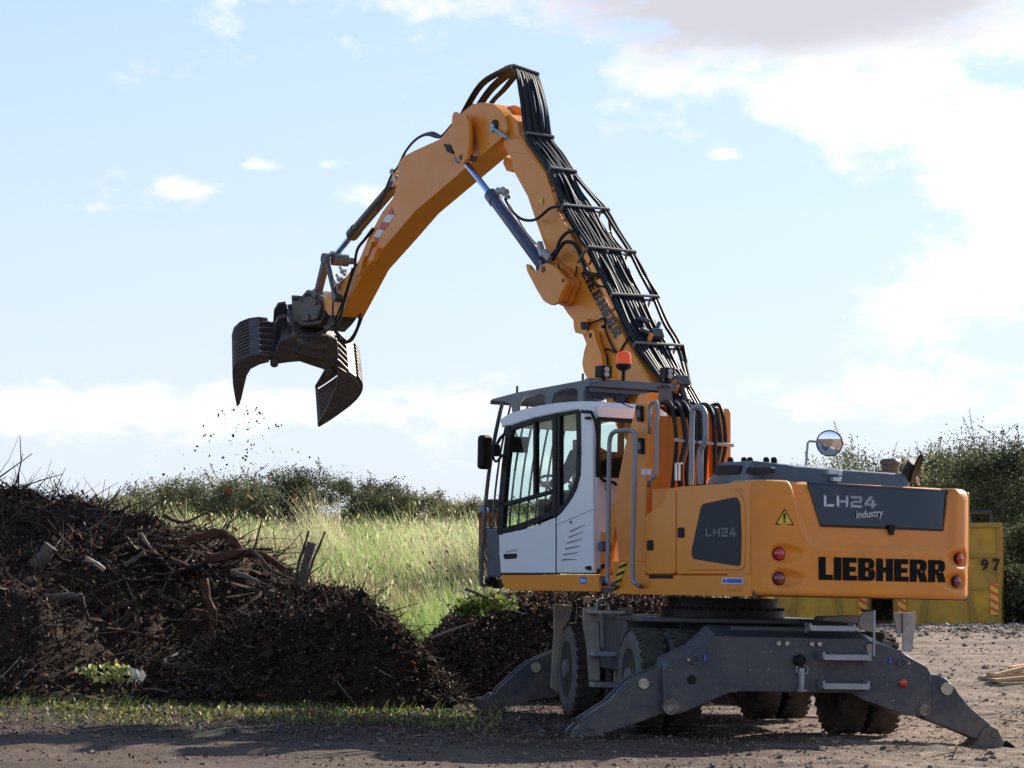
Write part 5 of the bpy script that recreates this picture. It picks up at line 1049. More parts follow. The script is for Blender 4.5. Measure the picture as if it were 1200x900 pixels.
heap('mulch_heap', 'rounded black mulch heap in front of the brushwood, between it and the excavator', zB, -4.3, -.1, 26.7, 30.5, .035, 30000, 24000, 6, (.04, .24), (.002, .005), .026, mixl=(.26, .045, .055, .64))
heap('compost_heap', 'dark compost heap behind the cab and the front wheels', zC, -1.8, 3.8, 29.9, 34.5, .05, 14000, 34000, 8, (.05, .25), (.002, .006), .030, mixl=(.32, .05, .16, .47))
# litter over the track
r = np.random.default_rng(21); n = 70000; X = r.uniform(-9, 9.5, n); Y = 18.5 + 22 * r.random(n) ** 1.1; keep = r.random(n) < np.where(X < 2.3, .9, .12) * (1 - .75 * sst(24, 21, Y)) ; X, Y = X[keep], Y[keep]
P = np.stack([X, Y, gz(X, Y) + r.uniform(0, .018, len(X))], 1); Vl, Fl = leafquads(P, .017, 0, 1.7, 4)
tag(bulk('leaf_litter', Vl, Fl, [LF1, LF3, TW2, LF4, LF2], r.choice(5, len(X), p=[.37, .27, .18, .13, .05])), kind='stuff')
n = 1500; X = r.uniform(-8, 6, n); Y = r.uniform(21, 38, n); P = np.stack([X, Y, gz(X, Y) + .008], 1); D = r.normal(size=(n, 3)); D[:, 2] = np.abs(D[:, 2]) * .12
Vt, Ft, k = twigset(P, D, r.uniform(.06, .3, n), r.uniform(.003, .007, n), 9, 3, .2); tag(bulk('fallen_twigs', Vt, Ft, [TW1, TW2, TW3], np.repeat(r.choice(3, n, p=[.4, .3, .3]), k)), kind='stuff')
# clods and stones on the right hand dirt
CLD = mat('dry_clod', (.27, .205, .155), .95, bump=.6); CLD2 = mat('dark_clod', (.15, .11, .08), .95)
def pebbles(name, X, Y, S_, mats, pr, seed, z=None):
    r = np.random.default_rng(seed); n = len(X); oc = np.array([(1, 0, 0), (-1, 0, 0), (0, 1, 0), (0, -1, 0), (0, 0, .7), (0, 0, -.5), (.6, .6, .4), (-.6, .6, .35), (.6, -.6, .4), (-.6, -.6, .3)], float)
    Fq = [(4, 6, 0, 8), (4, 8, 3, 9), (4, 9, 1, 7), (4, 7, 2, 6), (5, 0, 6, 2), (5, 2, 7, 1), (5, 1, 9, 3), (5, 3, 8, 0)]
    V = oc[None] * (S_[:, None, None]) * r.uniform(.65, 1.3, (n, 10, 3)); a = r.uniform(0, 6.28, n); ca, sa = np.cos(a)[:, None], np.sin(a)[:, None]; V = np.stack([V[..., 0] * ca - V[..., 1] * sa, V[..., 0] * sa + V[..., 1] * ca, V[..., 2]], 2)
    V += np.stack([X, Y, gz(X, Y) + S_ * .15], 1)[:, None]; F = (np.array(Fq)[None] + (np.arange(n) * 10)[:, None, None]).reshape(-1, 4)
    return tag(bulk(name, V.reshape(-1, 3), F, mats, np.repeat(r.choice(len(mats), n, p=pr), 8)), kind='stuff')
n = 9000; X = r.uniform(-8, 10, n); Y = 18.5 + 30 * r.random(n) ** 1.2; k = r.random(n) < np.where(X > 1.5, 1, .35); pebbles('soil_clods', X[k], Y[k], np.minimum(r.lognormal(-4.2, .5, k.sum()), .035 + .03 * (Y[k] > 27)), [CLD, CLD2], [.8, .2], 3)
n = 5200; Y = r.normal(56.3, 2.6, n); X = r.uniform(2.5, 16, n); pebbles('gravel', X, Y, np.minimum(r.lognormal(-3.5, .4, n), .08), [mat('pale_stone', (.42, .34, .28), .9), mat('grey_stone', (.20, .17, .15), .9), CLD2], [.55, .33, .12], 13)
M5_ = mat('weed_muted_green', (.09, .12, .035), .6, trans=.3)
# low weeds and grass in front of the heaps
n = 60000; X = r.uniform(-8.5, -.1, n); Y = r.normal(25.9, 1.0, n) + .35 * np.sin(X * 1.1); k = (fbm(X, Y, .8, 4) * 1.5 + .02 - .05 * sst(-3, -1, X)) > r.uniform(-.02, .16, n); X, Y = X[k], Y[k]; n = len(X)
P = np.stack([X, Y, gz(X, Y) + np.abs(r.normal(0, .035, n))], 1); Vl, Fl = leafquads(P, .020, .5, 1.9, 5); tag(bulk('ground_weeds', Vl, Fl, [M5_, GR2, LF3, TW1], r.choice(4, n, p=[.30, .25, .31, .14])), kind='stuff')
def blades(P, H, W, lean, seed):
    r = np.random.default_rng(seed); n = len(P); a = r.uniform(0, 2 * pi, n); d = np.stack([np.cos(a), np.sin(a), 0 * a], 1); s = np.stack([-np.sin(a), np.cos(a), 0 * a], 1) * (W * .5)[:, None]
    b = r.normal(size=(n, 3)) * .16 + np.array(lean); b[:, 2] = 0; up_ = np.array([0, 0, 1.]); H_ = H[:, None]
    m1 = P + up_ * H_ * .5 + b * H_ * .3; tp = P + up_ * H_ * .93 + b * H_ * 1.1
    V = np.stack([P - s, P + s, m1 + s * .8, m1 - s * .8, tp + s * .25, tp - s * .25], 1).reshape(-1, 3); f = np.array([(0, 1, 2, 3), (3, 2, 4, 5)]); return V, (f[None] + (np.arange(n) * 6)[:, None, None]).reshape(-1, 4)
n = 2200; X = r.uniform(-8.5, 0, n); Y = r.normal(26.1, .6, n); k = fbm(X, Y, .9, 4) > .0; X, Y = X[k], Y[k]; n = len(X); Vb, Fb = blades(np.stack([X, Y, gz(X, Y)], 1), r.uniform(.05, .18, n), np.full(n, .006), (.3, 0, 0), 2)
tag(bulk('short_grass', Vb, Fb, [GR1, GR2], np.repeat(r.choice(2, n), 2)), kind='stuff')

# ================================================================ MEADOW BANK
M1 = mat('grass_green', (.22, .32, .07), .6, trans=.5); M2 = mat('grass_straw', (.62, .55, .34), .7, trans=.5); M3 = mat('grass_seedhead_brown', (.34, .23, .15), .8, trans=.35); M4 = mat('grass_pale_green', (.40, .49, .17), .6, trans=.5); M5 = mat('weed_dark_green', (.06, .11, .025), .6, trans=.35)
r = np.random.default_rng(31); n = 330000; Y = 33.5 + 62 * r.random(n) ** .85; u = r.uniform(-.205, .075, n); X = u * Y
k = (X / Y < .06); X, Y = X[k], Y[k]; n = len(X); c = fbm(X, Y * .8, .22, 4, .6); c2 = fbm(X + 50, Y, .6, 4); c3 = fbm(X + 9, Y * .6, 1.2, 3); H = (.45 + .9 * (c + .5)) * r.uniform(.5, 1.3, n) * (1 + 2.0 * c3) * (1 - .4 * sst(55, 78, Y))
P = np.stack([X, Y, gz(X, Y) - .02], 1); q = r.normal(0, .09, n); mi = np.where(c + q > .11, 1, np.where(c + q < -.10, 0, 3)); mi = np.where((c2 + r.normal(0, .06, n)) > .16, 2, mi); mi = np.where((c2 + r.normal(0, .05, n)) < -.2, 4, mi)
Vb, Fb = blades(P, H, .005 + .00012 * Y, (-.22, 0, 0), 3); tag(bulk('meadow_grass', Vb, Fb, [M1, M2, M3, M4, M5], np.repeat(mi, 2)), kind='stuff')
# seed heads
k = (mi == 1) | (mi == 2) | (mi == 3); k &= r.random(n) < .22; Q = P[k] + np.stack([-.22 * H[k] * 1.0, 0 * H[k], H[k] * .93], 1) + r.normal(size=(k.sum(), 3)) * .05; Vl, Fl = leafquads(Q, .018, 1.2, 3.4, 8); tag(bulk('seed_heads', Vl, Fl, [M2, M3], (r.random(k.sum()) < .4).astype(int)), kind='stuff')
# leafy weeds among the grass
P = []; 
for i in range(330):
    Yc = 34 + 48 * r.random() ** .8; Xc = Yc * r.uniform(-.19, .05); 
    if fbm(np.array([Xc]), np.array([Yc]), .4, 3)[0] > .06: continue
    m_n = 300; s = r.uniform(.2, .5); P.append(np.stack([Xc + r.normal(0, s, m_n), Yc + r.normal(0, s, m_n), gz(Xc, Yc, False) + np.abs(r.normal(.35, .28, m_n))], 1))
P = np.concatenate(P); Vl, Fl = leafquads(P, .05, .3, 1.7, 12); tag(bulk('meadow_weeds', Vl, Fl, [GR1, M1, M5, GR2], r.choice(4, len(P), p=[.35, .35, .15, .15])), kind='stuff')

# ================================================================ BUSHES AND TREES
def lm(n, c, tr=.3): return mat(n, c, .8, trans=tr)
LD = [lm('leaf_dark_green', (.085, .10, .055), .42), lm('leaf_olive', (.16, .165, .08), .45), lm('leaf_yellow_olive', (.29, .26, .13), .5), lm('leaf_deep_green', (.045, .055, .03), .35)]
WOOD = mat('grey_branch_bark', (.09, .07, .055), .9)
def bush(name, label, group, cx, cy, w, d, h, nl, leaf, pal, seed, sprig=26, cat='bush', trunk=.05):
    r = np.random.default_rng(seed); z0 = float(gz(cx, cy, False)); rt = thing(name, label, cat, (cx, cy, z0), group)
    K = int(95 + w * 16); th_ = r.uniform(0, 2 * pi, K); ph = np.arccos(r.uniform(-.95, 1, K)); rad = r.uniform(.55, 1.0, K) ** .6; sp = np.where(np.cos(ph) < 0, np.maximum(np.sin(ph), .88), np.sin(ph))
    C = np.stack([np.cos(th_) * sp * w / 2 * rad, np.sin(th_) * sp * d / 2 * rad, h * .5 + np.cos(ph) * h * .5 * rad], 1)
    C[:, 2] = np.maximum(C[:, 2], .25); C += r.normal(0, .14 * min(w, h) * .5, C.shape) * np.array([1, 1, .7])
    cl = r.integers(0, K, nl); sc = r.uniform(.10, .24, K) * min(w, h) * .5; P = C[cl] + r.normal(size=(nl, 3)) * sc[cl][:, None] * np.array([1, 1, .75])
    mc = r.choice(len(pal), K, p=pal); mi = np.where(r.random(nl) < .75, mc[cl], r.choice(len(pal), nl, p=pal))
    S_ = []; tw = []
    for i in range(sprig):                   # loose shoots that break the outline
        c = C[r.integers(0, K)]; dr = np.array([r.normal(0, .45), r.normal(0, .45), 1.0]); L_ = r.uniform(.25, .7) * min(1.6, h * .35); k = 26; t_ = r.random(k)[:, None]
        base = c + np.array([0, 0, sc.mean() * .6]); S_.append(base + dr * L_ * t_ + r.normal(size=(k, 3)) * .05 * (1 - t_ * .6)); tw.append((base, base + dr * L_))
    S_ = np.concatenate(S_); P = np.concatenate([P, S_]); mi = np.concatenate([mi, r.choice(len(pal), len(S_), p=pal)]); P[:, 2] = np.maximum(P[:, 2], .02)
    Vl, Fl = leafquads(P, leaf, 0, 1.6, seed); bulk('crown', Vl, Fl, LD[:len(pal)], mi, rt)
    mb = MB(); base = Vector((0, 0, -.1)); fork = Vector((r.normal(0, .1), 0, h * .28)); mb.tube([base, fork * .5 + Vector((.03, 0, 0)), fork], trunk * 1.4, 6, 2, trunk)
    for i in range(9): c = Vector(C[r.integers(0, K)]); mb.tube([fork * .8, (fork + c) / 2 + Vector(r.normal(0, .08, 3)), c], trunk * .6, 5, 3, trunk * .15)
    for a, b_ in tw: mb.tube([Vector(a), Vector(b_)], .008, 3)
    mb.build('trunk', WOOD, rt, ang=60); return rt
GB_ = 'bushes of the hedge behind the meadow'
hl = [(95, 590, 75, 82, [.35, .40, .20, .05], 'low pale bush at the left end of the meadow hedge, behind the brushwood heap'),
      (140, 577, 80, 84, [.35, .40, .2, .05], 'olive bush behind the brushwood heap, second from the left of the hedge'),
      (190, 564, 85, 88, [.5, .33, .12, .05], 'bush behind the falling orange leaves, third from the left of the hedge'),
      (235, 556, 80, 86, [.5, .33, .12, .05], 'upright bush with loose shoots below the left jaw of the grapple'),
      (285, 560, 75, 84, [.42, .38, .15, .05], 'grey green bush in the middle of the meadow hedge'),
      (330, 550, 80, 88, [.55, .25, .08, .12], 'taller bush left of the darkest bush of the hedge'),
      (392, 549, 120, 86, [.5, .12, .03, .35], 'widest and darkest rounded bush in the meadow hedge'),
      (450, 566, 75, 85, [.5, .3, .1, .1], 'bush just right of the darkest bush of the hedge'),
      (497, 578, 75, 86, [.45, .35, .15, .05], 'low bush where the hedge drops towards the cab'),
      (545, 584, 75, 84, [.35, .38, .22, .05], 'low olive bush beside the excavator mirror'),
      (600, 588, 90, 86, [.35, .38, .22, .05], 'low bush seen through the cab door glass'),
      (670, 590, 90, 88, [.35, .38, .22, .05], 'low bush behind the rear of the cab')]
for i, (px_, ty, wp, Yd, pal, lab) in enumerate(hl):
    s = Yd / FPX; cx = (px_ - 600) * s; z0 = float(gz(cx, Yd, False)); top = at(px_, ty, Yd).z - z0; h = max(1.4, top * .93); bush('hedge_bush', lab, GB_, cx, Yd, wp * s * 1.25, 3.0, h, 21000 if wp < 110 else 33000, .042, pal, 50 + i)
GT_ = 'trees and tall shrubs on the right'
tr_ = [(765, 700, 110, 78, [.6, .2, .02, .18], 'shrub behind the chassis, left of the yellow skips'),
       (860, 610, 130, 78, [.55, .2, .05, .2], 'tree hidden behind the engine bay, its foot seen under the counterweight'),
       (990, 534, 110, 74, [.35, .4, .22, .03], 'pale shrub top right below the round mirror'),
       (1045, 537, 110, 70, [.4, .35, .2, .05], 'tree rising behind the exhaust pipe'),
       (1095, 526, 110, 76, [.4, .38, .17, .05], 'olive tree between the exhaust and the yellow skip'),
       (1140, 522, 120, 72, [.5, .28, .1, .12], 'tall dark tree behind the yellow skip marked 97'),
       (1190, 518, 120, 69, [.5, .22, .08, .2], 'tallest tree at the right edge of the picture'),
       (1260, 492, 140, 72, [.5, .25, .08, .17], 'tree standing past the right edge'),
       (1215, 615, 110, 63, [.5, .1, .02, .38], 'dark shrub at the foot of the tallest tree, right of the skip'),
       (1192, 648, 80, 61.5, [.5, .12, .03, .35], 'small dark shrub touching the right side of the skip marked 97'),
      (1236, 660, 90, 62.5, [.5, .12, .03, .35], 'small dark shrub cut by the right edge of the picture'),
      (1030, 668, 90, 67, [.5, .1, .02, .38], 'dark low shrub in the gap between the two yellow skips')]
for i, (px_, ty, wp, Yd, pal, lab) in enumerate(tr_):
    s = Yd / FPX; cx = (px_ - 600) * s; z0 = float(gz(cx, Yd, False)); h = (at(px_, ty, Yd).z - z0) * .95
    if px_ > 1250: continue
    bush('tree' if h > 3 else 'shrub', lab, GT_, cx, Yd, wp * s * 1.3, 3.2, h, int(min(60000, 14000 * h)), .045, pal, 90 + i, 60, 'tree' if h > 3 else 'shrub', .07)

# ================================================================ SKIPS
OLY = mat('dull_yellow_paint', (.76, .42, .03), .55, col2=(.40, .23, .03), nscale=1.3, dust=((.16, .10, .05), .35), wear=((.09, .045, .02), .73))
OLD = mat('dull_yellow_frame', (.38, .22, .025), .6, wear=((.09, .045, .02), .66)); FR_ = mat('fluoro_red_film', (.75, .07, .03), .4); FY_ = mat('fluoro_yellow_film', (.85, .5, .04), .4)
def skip(px0, px1, ytop, ybot, Yd, label, text97):
    a = at(px0, ybot, Yd); b_ = at(px1, ytop, Yd); wdt = b_.x - a.x; hgt = b_.z - a.z; z0 = float(gz((a.x + b_.x) / 2, Yd, False)); rt = thing('skip_container', label, 'skip', ((a.x + b_.x) / 2, Yd, z0), 'yellow skips behind the excavator'); rt.rotation_euler.z = -math.atan2((a.x + b_.x) / 2, Yd); dz = a.z - z0
    def T(p): return p
    h = wdt / 2; Ln = 5.4
    m = MB(); m.add([(-h, 0, dz), (h, 0, dz), (h, .0, dz + hgt), (-h, .0, dz + hgt), (-h, Ln, dz), (h, Ln, dz), (h, Ln, dz + hgt), (-h, Ln, dz + hgt)], [(0, 1, 2, 3), (1, 5, 6, 2), (0, 3, 7, 4), (4, 7, 6, 5), (0, 4, 5, 1)])
    m.add([(-h + .08, .08, dz + hgt - .15), (h - .08, .08, dz + hgt - .15), (h - .08, Ln - .08, dz + hgt - .15), (-h + .08, Ln - .08, dz + hgt - .15)], [(0, 1, 2, 3)]); m.build('body', OLY, rt)
    def part(bx_, nm, mt): m = MB(); m.box(*bx_); return m.build(nm, mt, rt, .01)
    part(((0, -.03, dz + hgt - .05), (wdt + .06, .10, .11)), 'top_rail', OLD); part(((0, -.035, dz + hgt * .69), (wdt - .1, .06, .10)), 'cross_rail', OLD); part(((0, -.02, dz + .05), (wdt, .07, .10)), 'bottom_rail', OLD); part(((0, -.015, dz + hgt * .38), (wdt - .6, .04, .06)), 'cross_rail', OLD)
    for s_ in (-1, 1):
        part(((s_ * (h - .04), -.025, dz + hgt / 2), (.09, .07, hgt)), 'corner_post', OLD)
        m = MB(); m.loop2([(s_ * .33, -.06, dz + hgt * .60), (s_ * .33 + s_ * .09, -.06, dz + hgt * .60), (s_ * .66, -.06, dz + .02), (s_ * .56, -.06, dz + .02)], [(s_ * .33, 0.0, dz + hgt * .60), (s_ * .42, 0.0, dz + hgt * .60), (s_ * .66, 0.0, dz + .02), (s_ * .56, 0.0, dz + .02)]); m.build('slanted_rib', OLD, rt)
        for k_ in range(6): part(((s_ * (h + .03), .5 + k_ * .85, dz + hgt / 2), (.07, .1, hgt - .2)), 'side_rib', OLD)
        zc = dz + hgt * .28; m = MB(); m.box((s_ * (h - .16), -.064, zc), (.19, .006, .72)); mk = m.build('reflective_marker', FY_, rt)
        m = MB()
        for k_ in range(4):
            zz = zc - .34 + k_ * .19; xa = s_ * (h - .16) - .095; m.loop2([(xa, -.072, zz + .11), (xa + .19, -.072, zz), (xa + .19, -.072, zz + .08), (xa, -.072, zz + .19)], [(xa, -.068, zz + .11), (xa + .19, -.068, zz), (xa + .19, -.068, zz + .08), (xa, -.068, zz + .19)])
        m.build('marker_stripe', FR_, mk)
    m = MB(); hx_ = h - .7; m.tube([(hx_, .3, dz + hgt), (hx_, .3, dz + hgt + .27), (hx_ + .5, .3, dz + hgt + .27), (hx_ + .5, .3, dz + hgt)], .05, 6); m.build('lifting_frame', mat('dark_frame_steel', (.03, .03, .032), .6), rt)
    if text97:
        for ch_, xo in (('9', -.46), ('7', -.20)): text(ch_, .36, (h + xo, -.066, dz + hgt * .555), (1, 0, 0), (0, 0, 1), 'number', mat('black_stencil_paint', (.015, .013, .012), .7), rt, M=ID, off=.012)
    return rt
skip(1050, 1171, 613, 737, 60, 'yellow steel skip marked 97 with chevron strips, the right one of the pair', True)
skip(896, 1017, 615, 736, 61, 'yellow steel skip mostly hidden behind the counterweight, the left one of the pair', False)
# rusty trailer end left of the cab
RST = mat('rusty_brown_steel', (.20, .085, .035), .8, col2=(.10, .045, .022), nscale=3, bump=.4); rs = thing('rusty_container', 'rusty brown ribbed container just left of the cab front', 'container', (0, 0, 0))
a = at(561, 690, 46); b_ = at(592, 601, 46); rs.location = ((a.x + b_.x) / 2, 46, float(gz(a.x, 46, False))); z0 = rs.location.z; wdt = b_.x - a.x; hgt = b_.z - z0
m = MB(); m.box((0, .9, hgt / 2), (wdt, 1.8, hgt)); m.build('body', RST, rs, .01)
for i in range(4): m = MB(); m.box((-wdt / 2 + .04 + (wdt - .08) * i / 3, -.03, hgt / 2), (.05, .06, hgt - .04)); m.build('rib', mat('rust_rib_steel', (.26, .12, .05), .8, col2=(.1, .05, .025), nscale=6), rs, .005)
m = MB(); m.box((0, -.02, hgt - .04), (wdt + .04, .09, .08)); m.build('top_rail', RST, rs, .006)
m = MB(); p = at(575, 590, 46.6); m.box((p.x + .05, 46.7, z0 + hgt + .12), (.34, .5, .28)); o = m.build('dark_box', mat('dark_brown_box', (.03, .02, .018), .7), None, .01); tag(o, 'small dark box on top of the rusty container beside the cab', 'box')
m = MB(); m.box((at(567, 597, 46).x, 46.1, z0 + hgt + .05), (.16, .12, .10)); o = m.build('blue_canister', mat('blue_plastic', (.08, .2, .5), .5), None, .03); tag(o, 'little blue canister beside the dark box on the rusty container', 'canister')

# ================================================================ LOGS, BRANCHES, PLANKS
def branch(pts, Y, r0, r1, mt, label, cat='branch', name='branch', sides=8, rough=.5):
    P = []
    for q in pts: P.append(at(q[0], q[1], q[2] if len(q) > 2 else Y))
    c = P[0].copy(); m = MB(); Q = catmull([p - c for p in P], 6); n_ = len(Q); rings = []; ref = None
    for i, p in enumerate(Q):
        d = (Q[min(i + 1, n_ - 1)] - Q[max(0, i - 1)]).normalized(); ref = d.orthogonal() if ref is None else (ref - d * ref.dot(d)); ref.normalize(); w_ = d.cross(ref); rr = (r0 + (r1 - r0) * i / (n_ - 1))
        for k in range(sides): a = 2 * pi * k / sides; f = 1 + rough * (mn.noise(Vector((i * .35 + r0 * 90, k * .9, c.x)))); rings.append(p + (ref * cos(a) + w_ * sin(a)) * rr * f)
    fs = [(k * sides + i, k * sides + (i + 1) % sides, (k + 1) * sides + (i + 1) % sides, (k + 1) * sides + i) for k in range(n_ - 1) for i in range(sides)] + [tuple(range(sides))[::-1], tuple(range((n_ - 1) * sides, n_ * sides))]
    m.add(rings, fs); o = m.build(name, mt, None, ang=50); o.location = c; return tag(o, label, cat, 'branches and logs in the brushwood heap')
BK2 = mat('red_brown_bark', (.12, .055, .034), .85, col2=(.05, .03, .022), nscale=12, bump=.5); PAL = mat('peeled_wood', (.42, .33, .24), .7, col2=(.25, .18, .12), nscale=20); GRB = mat('grey_weathered_wood', (.15, .125, .105), .85, col2=(.09, .075, .06), nscale=14, bump=.4)
branch([(216, 636), (235, 629), (255, 625), (268, 628), (278, 640), (282, 650)], 30.6, .055, .06, BK2, 'arched reddish brown root curving out of the heap top')
branch([(240, 654), (262, 652), (290, 648), (310, 652), (335, 668)], 30.5, .07, .035, BK2, 'thick brown branch below the arched root')
branch([(292, 645), (303, 652), (318, 668), (345, 680)], 30.2, .03, .014, BARK, 'thin dark branch running down to the three upright stakes')
branch([(352, 688), (357, 668), (362, 650), (366, 636)], 29.4, .055, .05, GRB, 'short thick grey stake standing upright at the heap end', 'stake', 'wooden_stake')
branch([(346, 686), (350, 662), (356, 642), (362, 622)], 29.3, .02, .012, BARK, 'thin dark stake leaning beside the thick grey one', 'stake', 'wooden_stake')
branch([(358, 684), (366, 660), (374, 640), (381, 623)], 29.2, .018, .010, BARK, 'thinnest stake leaning right, rightmost of the three', 'stake', 'wooden_stake')
branch([(18, 703), (45, 701), (75, 699), (96, 699)], 28.6, .045, .04, GRB, 'straight pale grey pole lying across the left of the heap', 'pole', 'pole')
branch([(95, 698), (98, 710), (104, 726)], 28.5, .03, .02, BARK, 'short dark stub hanging from the end of the grey pole')
branch([(58, 600), (72, 603), (95, 610), (125, 622), (150, 640)], 30.9, .03, .018, GRB, 'long grey branch sloping down from the heap crest')
branch([(0, 612), (12, 604), (24, 594), (34, 590)], 30.9, .06, .035, GRB, 'grey limb at the far left of the heap crest')
branch([(165, 624), (175, 640), (195, 660), (215, 680)], 30.4, .02, .012, TW2, 'thin pale stick slanting across the middle of the heap')
branch([(239, 678), (243, 700), (250, 725), (246, 752)], 29.0, .05, .04, BK2, 'upright reddish log in the dark hollow between the two heaps', 'log', 'log')
branch([(100, 654), (112, 660), (122, 668)], 29.6, .03, .03, PAL, 'short stick with a pale cut side high on the left of the heap', 'stick', 'stick')
branch([(146, 662), (158, 655), (170, 648)], 29.8, .035, .03, GRB, 'short greyish log pointing up right near the heap middle', 'log', 'log')
branch([(134, 742), (150, 738), (166, 728)], 28.8, .04, .03, BK2, 'brown log end lying low in the left hollow', 'log', 'log')
branch([(88, 815), (110, 822), (146, 833)], 27.0, .045, .03, BARK, 'dark log lying on the weeds at the foot of the heap', 'log', 'log')
branch([(118, 772), (150, 786), (175, 800)], 27.9, .03, .016, BARK, 'dark branch lying low at the heap foot beside the pale leaves')
branch([(270, 670), (285, 674), (305, 683)], 29.7, .03, .02, GRB, 'grey stick above the left shoulder of the mulch heap', 'stick', 'stick')
branch([(28, 580), (36, 575), (40, 587)], 31.2, .03, .02, BK2, 'small brown stub sticking up on the heap crest', 'stub', 'branch_stub')
branch([(190, 604), (215, 612), (243, 600)], 31.2, .025, .012, BK2, 'thin curved branch on the crest under the falling leaves')
branch([(60, 640), (48, 655), (30, 668)], 29.6, .09, .07, GRB, 'broad weathered grey stump in the upper left of the heap', 'stump', 'stump')
branch([(545, 690), (556, 694), (570, 700), (583, 708)], 30.2, .02, .014, GRB, 'bare grey branch poking out below the front of the cab')
branch([(505, 748), (530, 738), (560, 728)], 30.6, .018, .01, TW2, 'thin stick lying on the compost heap left of the front stabiliser', 'stick', 'stick')
# more roots and branches of the heap, each its own object
rr_ = random.Random(5); used_ = set()
seen_ = 0
for i in range(190):
    px_ = rr_.uniform(0, 340); 
    cr = np.interp(px_, [0, 90, 170, 240, 300, 340], [588, 598, 618, 630, 662, 690]); py_ = rr_.uniform(cr + 6, 800); t_ = (py_ - cr) / (820 - cr); Yd = 31.2 - 3.3 * t_
    if px_ > 215 and py_ > 700: continue
    an = rr_.uniform(-1.2, 1.2) + (pi if rr_.random() < .5 else 0); Ls = rr_.uniform(25, 80); pts = [(px_ + cos(an) * Ls * k - sin(an) * 8 * sin(k * 3) * rr_.uniform(-1, 1), py_ + sin(an) * Ls * k * .6) for k in (0, .33, .66, 1)]
    pts = [(x, max(y, cr + 2), Yd - .2 * k) for k, (x, y) in enumerate(pts)]
    mk_ = rr_.choice([BARK, BARK, BK2, BARK, GRB, TW3, TW3]); rb_ = rr_.uniform(.012, .05)
    cw_ = {'dead_bark': 'dark brown', 'red_brown_bark': 'reddish', 'grey_weathered_wood': 'grey', 'dark_twig': 'black'}[mk_.name]; tw_ = 'thin' if rb_ < .023 else 'thick' if rb_ > .032 else 'medium'
    ow_ = 'level' if abs(sin(an)) < .3 else ('rising right' if sin(an) * cos(an) < 0 else 'falling right') if abs(sin(an)) < .8 else 'steep'
    hw_ = 'near the crest' if t_ < .25 else 'in the upper heap' if t_ < .5 else 'in the lower heap' if t_ < .78 else 'at the heap foot'; xw_ = ['at the far left', 'by the grey pole', 'right of the pole', 'under the arched root', 'at the right end'][min(4, int(px_ / 68))]
    lb_ = f'{tw_} {cw_} {ow_} branch {hw_} {xw_}'
    if lb_ in used_: continue
    used_.add(lb_); branch(pts, Yd, rb_, rr_.uniform(.006, .02), mk_, f'{tw_} {cw_} {ow_} branch {hw_} {xw_}')
# planks on the right
PLK = mat('raw_plank_wood', (.55, .36, .18), .7, col2=(.42, .27, .13), nscale=8); PLK2 = mat('grey_plank_wood', (.36, .29, .21), .8, col2=(.25, .2, .15), nscale=8)
for i, (x0, y0, x1, y1, Yd, wd_, mt_, lab) in enumerate(((1152, 797, 1206, 781, 38.6, .12, PLK, 'longest orange brown plank on top of the plank pile'), (1160, 806, 1200, 800, 38.2, .13, PLK2, 'greyish plank at the bottom of the plank pile'),
     (1168, 798, 1204, 808, 38.3, .08, PLK, 'plank slanting down right in the plank pile'), (1172, 806, 1210, 805, 37.9, .10, PLK2, 'short grey plank nearest in the plank pile'), (1184, 783, 1206, 779, 39.0, .10, mat('orange_plank_wood', (.6, .3, .1), .7), 'short orange board at the back of the plank pile'), (1176, 792, 1208, 797, 38.8, .07, PLK2, 'thin lath crossing under the longest plank'), (1158, 790, 1190, 803, 38.5, .09, PLK, 'pale board falling left to right through the plank pile'), (1174, 786, 1215, 790, 38.9, .14, PLK2, 'wide grey board behind the longest plank'), (1166, 802, 1212, 793, 38.1, .09, PLK, 'bright plank rising right in front of the wide grey board'), (1180, 796, 1216, 786, 38.7, .06, PLK, 'narrow batten high on the right of the plank pile'), (1148, 801, 1176, 799, 38.4, .07, PLK2, 'short lath at the left tip of the plank pile'))):
    A = at(x0, y0, Yd); B = at(x1, y1, Yd + .3); gz0 = float(gz(A.x, A.y)); A.z = max(A.z, gz0 + .03); B.z = max(B.z, gz0 + .03); d = (B - A); m = MB(); Rm = d.normalized().to_track_quat('X', 'Z').to_matrix(); m.box(d / 2, (d.length, wd_, .05), Rm); o = m.build('plank', mt_, None, .004); o.location = A; tag(o, lab, 'plank', 'planks on the dirt at the right')
# pale leafy weed at the foot of the heap, green plants on the compost
def plant(name, label, px_, py_, Yd, w_, h_, n, mats_, lf, seed, cat='plant'):
    r = np.random.default_rng(seed); p = at(px_, py_, Yd); rt = thing(name, label, cat, p); P = np.stack([r.normal(0, w_ / 2, n), r.normal(0, w_ / 3, n), np.abs(r.normal(h_ * .6, h_ * .3, n))], 1); Vl, Fl = leafquads(P, lf, .2, 1.5, seed); bulk('leaves', Vl, Fl, mats_, r.integers(0, len(mats_), n), rt)
    m = MB()
    for k in range(6): m.tube([(0, 0, -.05), tuple(Vector(P[k]) * .5), tuple(P[k])], .005, 4)
    m.build('stems', TW1, rt)
PLW = mat('pale_yellow_leaf', (.55, .55, .22), .6, trans=.4); WHL = mat('whitish_leaf', (.6, .6, .52), .6, trans=.3)
plant('leafy_weed', 'yellow leaved weed at the foot of the brushwood heap', 107, 795, 27.3, .12, .12, 60, [PLW, GR2], .05, 1); plant('leafy_weed', 'pale yellow weed right of the yellow leaved one', 134, 798, 27.2, .16, .16, 90, [PLW, PLW, GR2], .055, 2)
plant('leafy_weed', 'whitish leaf clump right of the two yellow weeds', 161, 796, 27.2, .05, .05, 8, [WHL], .09, 3)
